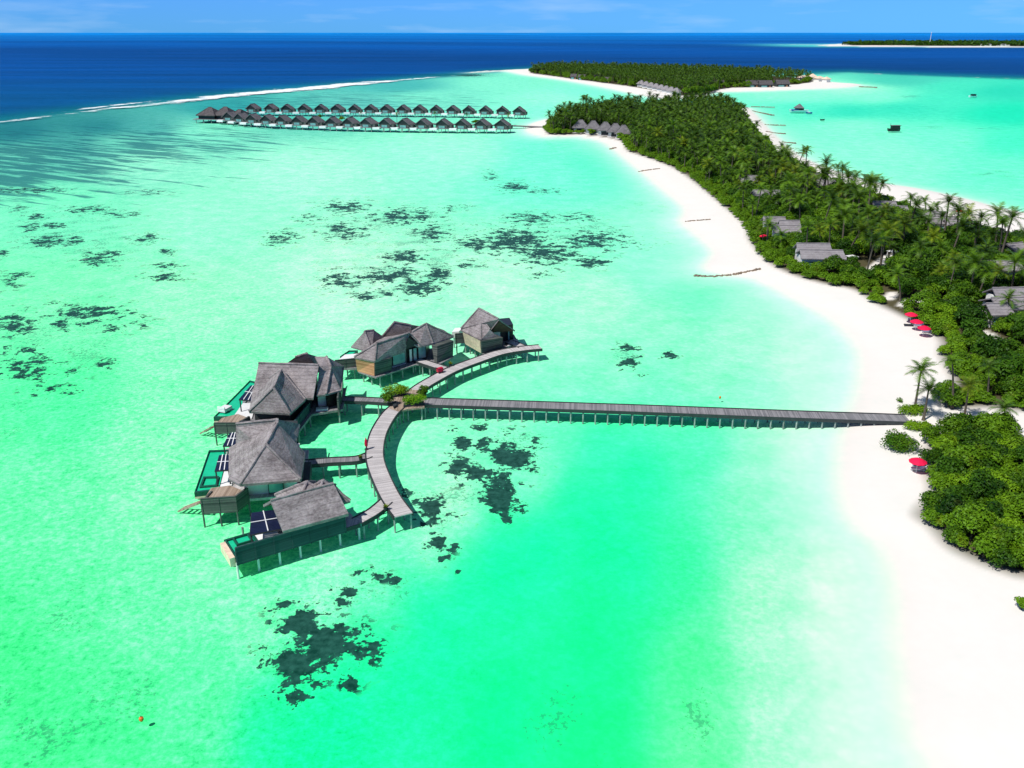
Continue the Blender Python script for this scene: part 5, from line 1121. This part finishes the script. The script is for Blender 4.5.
# shrubs one can tell apart
def own_bush(px, py, wpx, h, label, mat, seed, k=1.0, z=None, group=None, nl=900, name='shrub'):
    p = at(px, py, 1.3 if z is None else z); p.z = (ground_z(p) - .05) if z is None else z; wd = wpx / ppm(p)
    (tv, tf), (v, f) = leaves_geo(seed, wd, h, nl, .15, 15, .85); v[:, 1] *= k; tv[:, 1] *= k
    plant(name, np_mesh('bush_stem', tv, tf, [M['wood']]), np_mesh('bush_crown', v, f, [M[mat]]), p, 0, 1, label, 'shrub', group)
own_bush(899.5, 446.5, 34, 2.0, 'round clipped-looking shrub alone on the sand below the jetty head', 'leafc', 21, 1.0, nl=3200)
own_bush(912, 412.3, 32, 1.2, 'low bright shrub on the far side of the jetty head', 'leafc', 22, .5, nl=2200)
own_bush(919, 428.8, 30, 1.2, 'low bright shrub on the near side of the jetty head', 'leafc', 23, .5, nl=2200)
own_bush(1021.5, 608, 13, 1.7, 'small shrub alone on the sand at the right below the big bush', 'leafb', 24, 1.0, nl=700)
own_bush(900, 399.5, 8, .7, 'tiny yellowish plant on the white sand above the jetty', 'leafc', 25, 1.0, nl=90)
own_bush(396.5, 394.5, 27, 1.7, 'long yellow-green shrub on the platform where the boardwalks cross, left far side', 'leafc', 31, .42, 1.9, None, 1700)
own_bush(388, 403.5, 13, 2.3, 'round dark green shrub at the left corner of the planted platform', 'leafb', 32, 1.0, 1.9, None, 1100)
own_bush(414, 404.8, 26, 1.6, 'long yellow-green shrub along the near edge of the planted platform', 'leafc', 33, .40, 1.9, None, 1700)
own_bush(422.5, 396.2, 11, 2.2, 'small round shrub where the long jetty meets the planted platform', 'leafb', 34, 1.0, 1.9, None, 1000)
own_bush(400, 386.8 + 8, 8, 1.2, 'smallest shrub at the far corner of the planted platform', 'leafc', 35, 1.0, 1.9, None, 200)
# greenery along the distant boardwalk
for i, (px, py, kind, lb) in enumerate(((361, 119, 'p', 'small palm planted on the distant boardwalk near its middle'), (342, 120.5, 'b', 'low bushes on the distant boardwalk left of its small palm'), (436, 121, 'p', 'palm on the distant boardwalk right of its middle'),
                                        (228, 115.5, 'b', 'yellow-green bush beside the large dark thatched pavilion'), (476, 124, 'b', 'widest clump of bushes on the distant boardwalk'), (466, 120, 'p', 'palm left of the widest bush on the distant boardwalk'), (510, 122, 'p', 'palm at the island end of the distant boardwalk'), (397, 122, 'p', 'short palm midway along the distant boardwalk'), (320, 118.5, 'b', 'dark bush on the distant boardwalk toward its left end'))):
    p = P(px, py, 1.62)
    if kind == 'p': q = PALMS[i % 5]; plant('palm_tree', q[1], q[2], p, i, .72, lb, 'palm', 'plants on the distant boardwalk')
    else: q = BUSH[0]; plant('shrub', q[2], q[3], p, i, (2.6, 1.0, 1.3) if 'widest' in lb else 1.3, lb, 'shrub', 'plants on the distant boardwalk')

# ---- filling the islands
def scatter(poly, step, jitter=.8):
    lo, hi = poly.min(0), poly.max(0); out = []
    xs = np.arange(lo[0], hi[0], step); ys = np.arange(lo[1], hi[1], step * .87)
    X, Y = np.meshgrid(xs, ys); X = X + (np.arange(len(ys)) % 2)[:, None] * step / 2
    Pp = np.stack([X.ravel(), Y.ravel()], 1); Pp += nrs.uniform(-.5, .5, Pp.shape) * step * jitter
    d = sdf(Pp, poly); px = np.array([to_px((x, y, 1.2)) if y > 20 else (-999, 0) for x, y in Pp]) if len(Pp) else np.zeros((0, 2))
    k = (d > 0) & (px[:, 0] < 1075) & (px[:, 0] > -40) & (px[:, 1] < 840)
    return Pp[k], d[k], px[k]
def clear(x, y, rad, tall):
    for c, rr, w_, d_ in HOUSES:
        dx, dy = x - c.x, y - c.y
        if abs(dx) < w_ * .55 + rad * .7 and -d_ * .5 - rad * .8 - max(0, tall - 3.3) * 1.2 < dy < d_ * 1.2 + rad * .5: return False
    return True
pal, bus = [], []                            # (size in the picture, kind, x, y, z, rz, scale)
MAINP = VEG['main']
Q, D, PX = scatter(MAINP, 3.1)
pth = np.min([seg_dist(Q, pw) - wd for pw, wd in PATHW], 0)
for (x, y), d, (px, py), pd_ in zip(Q, D, PX, pth):
    near = py > 186; edge = d < 5.5
    u = rnd.random(); k = None
    if py > 150:
        west = px < 760 + (py - 150) * .9
        k = rnd.choice((0, 1, 2, 0)) if edge else (rnd.choice((1, 3, 5, 6, 3)) if d < 11 else rnd.choice((3, 4, 5, 3, 7, 4, 6)))
        if u > (.98 if edge else .75 if d < 11 else .62): k = None
    else:
        k = rnd.choice((0, 1, 6, 0)) if edge else rnd.choice((3, 3, 4))
        if u > (.95 if edge else .30): k = None
    if k is None: continue
    bw, bh = BUSH[k][:2]; s = rnd.uniform(.8, 1.25)
    if pd_ < bw * s * .40 or not clear(x, y, bw * s * .5, bh * s * .9): continue
    bus.append((bw * s * ppm((x, y, 1.2)), k, x, y, 1.15, rnd.uniform(0, 6.28), s))
Q, D, PX = scatter(MAINP, 4.7)
for (x, y), d, (px, py) in zip(Q, D, PX):
    fnear = min(1, max(0, (py - 165) / 50)); dens = .97 * (1 - fnear) + .46 * fnear
    if py > 225: dens = .27
    if py > 340: dens = .16
    ex = np.interp(py, [110, 123, 142, 158, 174, 189, 203, 219, 243], [735, 749, 764, 781, 811, 847, 888, 929, 1024]) - px
    if d < 12 and ex < 45 and py > 126: dens *= .16
    if d < 3.0 or rnd.random() > dens: continue
    k = rnd.randrange(7); s = rnd.choice((.8, .95, 1.0, 1.15, 1.35)) * rnd.uniform(.92, 1.08) * (1.08 if d > 12 else .95)
    if not clear(x, y, 2.2, PALMS[k][0] * s * .85): continue
    pal.append((6 * s * ppm((x, y, 8)), k, x, y, 1.1, rnd.uniform(0, 6.28), s))
Q, D, PX = scatter(VEG['low'], 2.7)
for (x, y), d, (px, py) in zip(Q, D, PX):
    if rnd.random() > .93: continue
    k = rnd.choice((0, 1, 2, 1)) if d < 2.2 else rnd.choice((1, 6, 3, 5)); s = rnd.uniform(.8, 1.15) * (.86 if k > 2 else 1)
    bus.append((BUSH[k][0] * s * ppm((x, y, 1.2)), k, x, y, 1.15, rnd.uniform(0, 6.28), s))
Q, D, PX = scatter(VEG['two'], 7.0)
for (x, y), d, (px, py) in zip(Q, D, PX):
    if not clear(x, y, 3, 7): continue
    if d < 7 and rnd.random() < .8: bus.append((5 * ppm((x, y, 1.2)), rnd.choice((1, 5, 6)), x, y, 1.1, rnd.uniform(0, 6.28), rnd.uniform(1.2, 1.7)))
    elif px < 770 or rnd.random() < .45: k = rnd.randrange(7); pal.append((6 * ppm((x, y, 8)), k, x, y, 1.1, rnd.uniform(0, 6.28), rnd.uniform(1.05, 1.5)))
    if px < 770 and rnd.random() < .35: bus.append((5 * ppm((x, y, 1.2)), rnd.choice((4, 5, 7)), x, y, 1.1, rnd.uniform(0, 6.28), rnd.uniform(1.1, 1.4)))
# a few palms on the far beach edge stand out
for c, rr, w_, d_ in HOUSES[:14]:
    for k_ in range(4):
        x, y = c.x + (k_ / 3 - .5) * w_ * 1.15, c.y - d_ * .5 - rnd.uniform(1.6, 2.6); k = rnd.choice((0, 1, 2)); s = rnd.uniform(.9, 1.25)
        if min(np.min(seg_dist(np.array([[x, y]]), pw)) - wd for pw, wd in PATHW) > .8 and sdf(np.array([[x, y]]), MAINP)[0] > .5: bus.append((BUSH[k][0] * s * ppm((x, y, 1.2)), k, x, y, 1.1, rnd.uniform(0, 6.28), s))
pal.sort(reverse=True); bus.sort(reverse=True)
NI = 285
def zone(x, y):
    px, py = to_px((x, y, 1.2))
    if py > 425: return 'low'
    if py > 285: return 'near'
    if py > 205: return 'mid'
    if py > 150: return 'far'
    return 'grove'
PL = dict(low=('coconut palm in the big lower bush by the beach', 'palms in the lower bush'), near=('coconut palm in the thicket right of the three red parasols', 'palms right of the red parasols'),
          mid=('coconut palm in the thicket among the grey-roofed beach villas', 'palms among the beach villas'), far=('coconut palm where the thicket narrows above the beach villas', 'palms above the beach villas'), grove=('coconut palm of the dense dark grove on the narrow part of the island', 'palms of the dense grove'))
KB = {0: 'low bright green shrub', 1: 'low rounded green shrub', 2: 'small green shrub', 3: 'dark broadleaf tree', 4: 'large dark broadleaf tree', 5: 'leafy green broadleaf tree', 6: 'bright green bushy tree', 7: 'broad spreading green tree'}
ZB = dict(low='in the big lower bush by the white beach', near='in the thicket right of the three red parasols', mid='in the thicket among the grey-roofed beach villas', far='where the thicket narrows above the beach villas', grove='at the edge of the dense palm grove')
for sz, k, x, y, z, rz, s in pal[:NI]:
    lb, g = PL[zone(x, y)]; plant('palm_tree', PALMS[k][1], PALMS[k][2], (x, y, z), rz, s, lb, 'palm', g)
for sz, k, x, y, z, rz, s in bus[:NI]:
    zn = zone(x, y); plant('shrub' if k < 3 else 'broadleaf_tree', BUSH[k][2], BUSH[k][3], (x, y, z), rz, s, KB[k] + ' ' + ZB[zn], 'shrub' if k < 3 else 'tree', KB[k] + 's ' + ZB[zn])
def bake(items, geo):
    vs, fs, base = [], [], 0
    for it in items:
        v, f = geo(it[1]); c, s_ = math.cos(it[5]), math.sin(it[5]); q = np.empty_like(v)
        q[:, 0] = (v[:, 0] * c - v[:, 1] * s_) * it[6] + it[2]; q[:, 1] = (v[:, 0] * s_ + v[:, 1] * c) * it[6] + it[3]; q[:, 2] = v[:, 2] * it[6] + it[4]
        vs.append(q); fs.append(f + base); base += len(v)
    return np.concatenate(vs), np.concatenate(fs)
rest = pal[NI:]
def quadify(f): return np.concatenate([f, f[:, 2:]], 1) if f.shape[1] == 3 else f
def stuff(items, tr, cr, mats, name, label):
    if not items: return
    v1, f1 = bake(items, cr); v2, f2 = bake(items, tr)
    if f1.shape[1] == 3: f2 = np.concatenate([f2[:, :3], f2[:, [0, 2, 3]]])
    mi = np.concatenate([np.zeros(len(f1)), np.ones(len(f2))])
    me = np_mesh(name, np.concatenate([v1, v2]), np.concatenate([f1, f2 + len(v1)]), mats, mi)
    tag(link(bpy.data.objects.new(name, me)), label, 'trees', kind='stuff')
stuff(rest, lambda k: PALMS[k][3], lambda k: PALMS[k][4], [M['palm'], M['bark']], 'palm_woods', 'dense far coconut palm woods on the narrow and the second island')
rb_ = bus[NI:]
nm_ = {'leafa': 'dark green', 'leafb': 'mid green', 'leafc': 'bright green'}
for mt in ('leafa', 'leafb', 'leafc'):
    stuff([b for b in rb_ if BUSH[b[1]][6] == mt], lambda k: BUSH[k][4], lambda k: BUSH[k][5], [M[mt], M['wood']], 'undergrowth_' + mt[:4] if 0 else 'undergrowth', nm_[mt] + ' undergrowth filling the thicket between the trees')
# far island's wood
Q, D, PX = scatter(VEG['far'], 34.0)
far = [(0, rnd.choice((3, 4, 5, 7)), x, y, 1, rnd.uniform(0, 6.28), rnd.uniform(3.0, 4.6)) for (x, y), d in zip(Q, D)]
fg = {k: leaves_geo(500 + k, BUSH[k][0], BUSH[k][1] * .75, 60, .9, 5) for k in (3, 4, 5, 7)}
stuff(far, lambda k: fg[k][0], lambda k: fg[k][1], [M['leafa'], M['wood']], 'far_woods', 'low dark woods on the far island at the horizon')
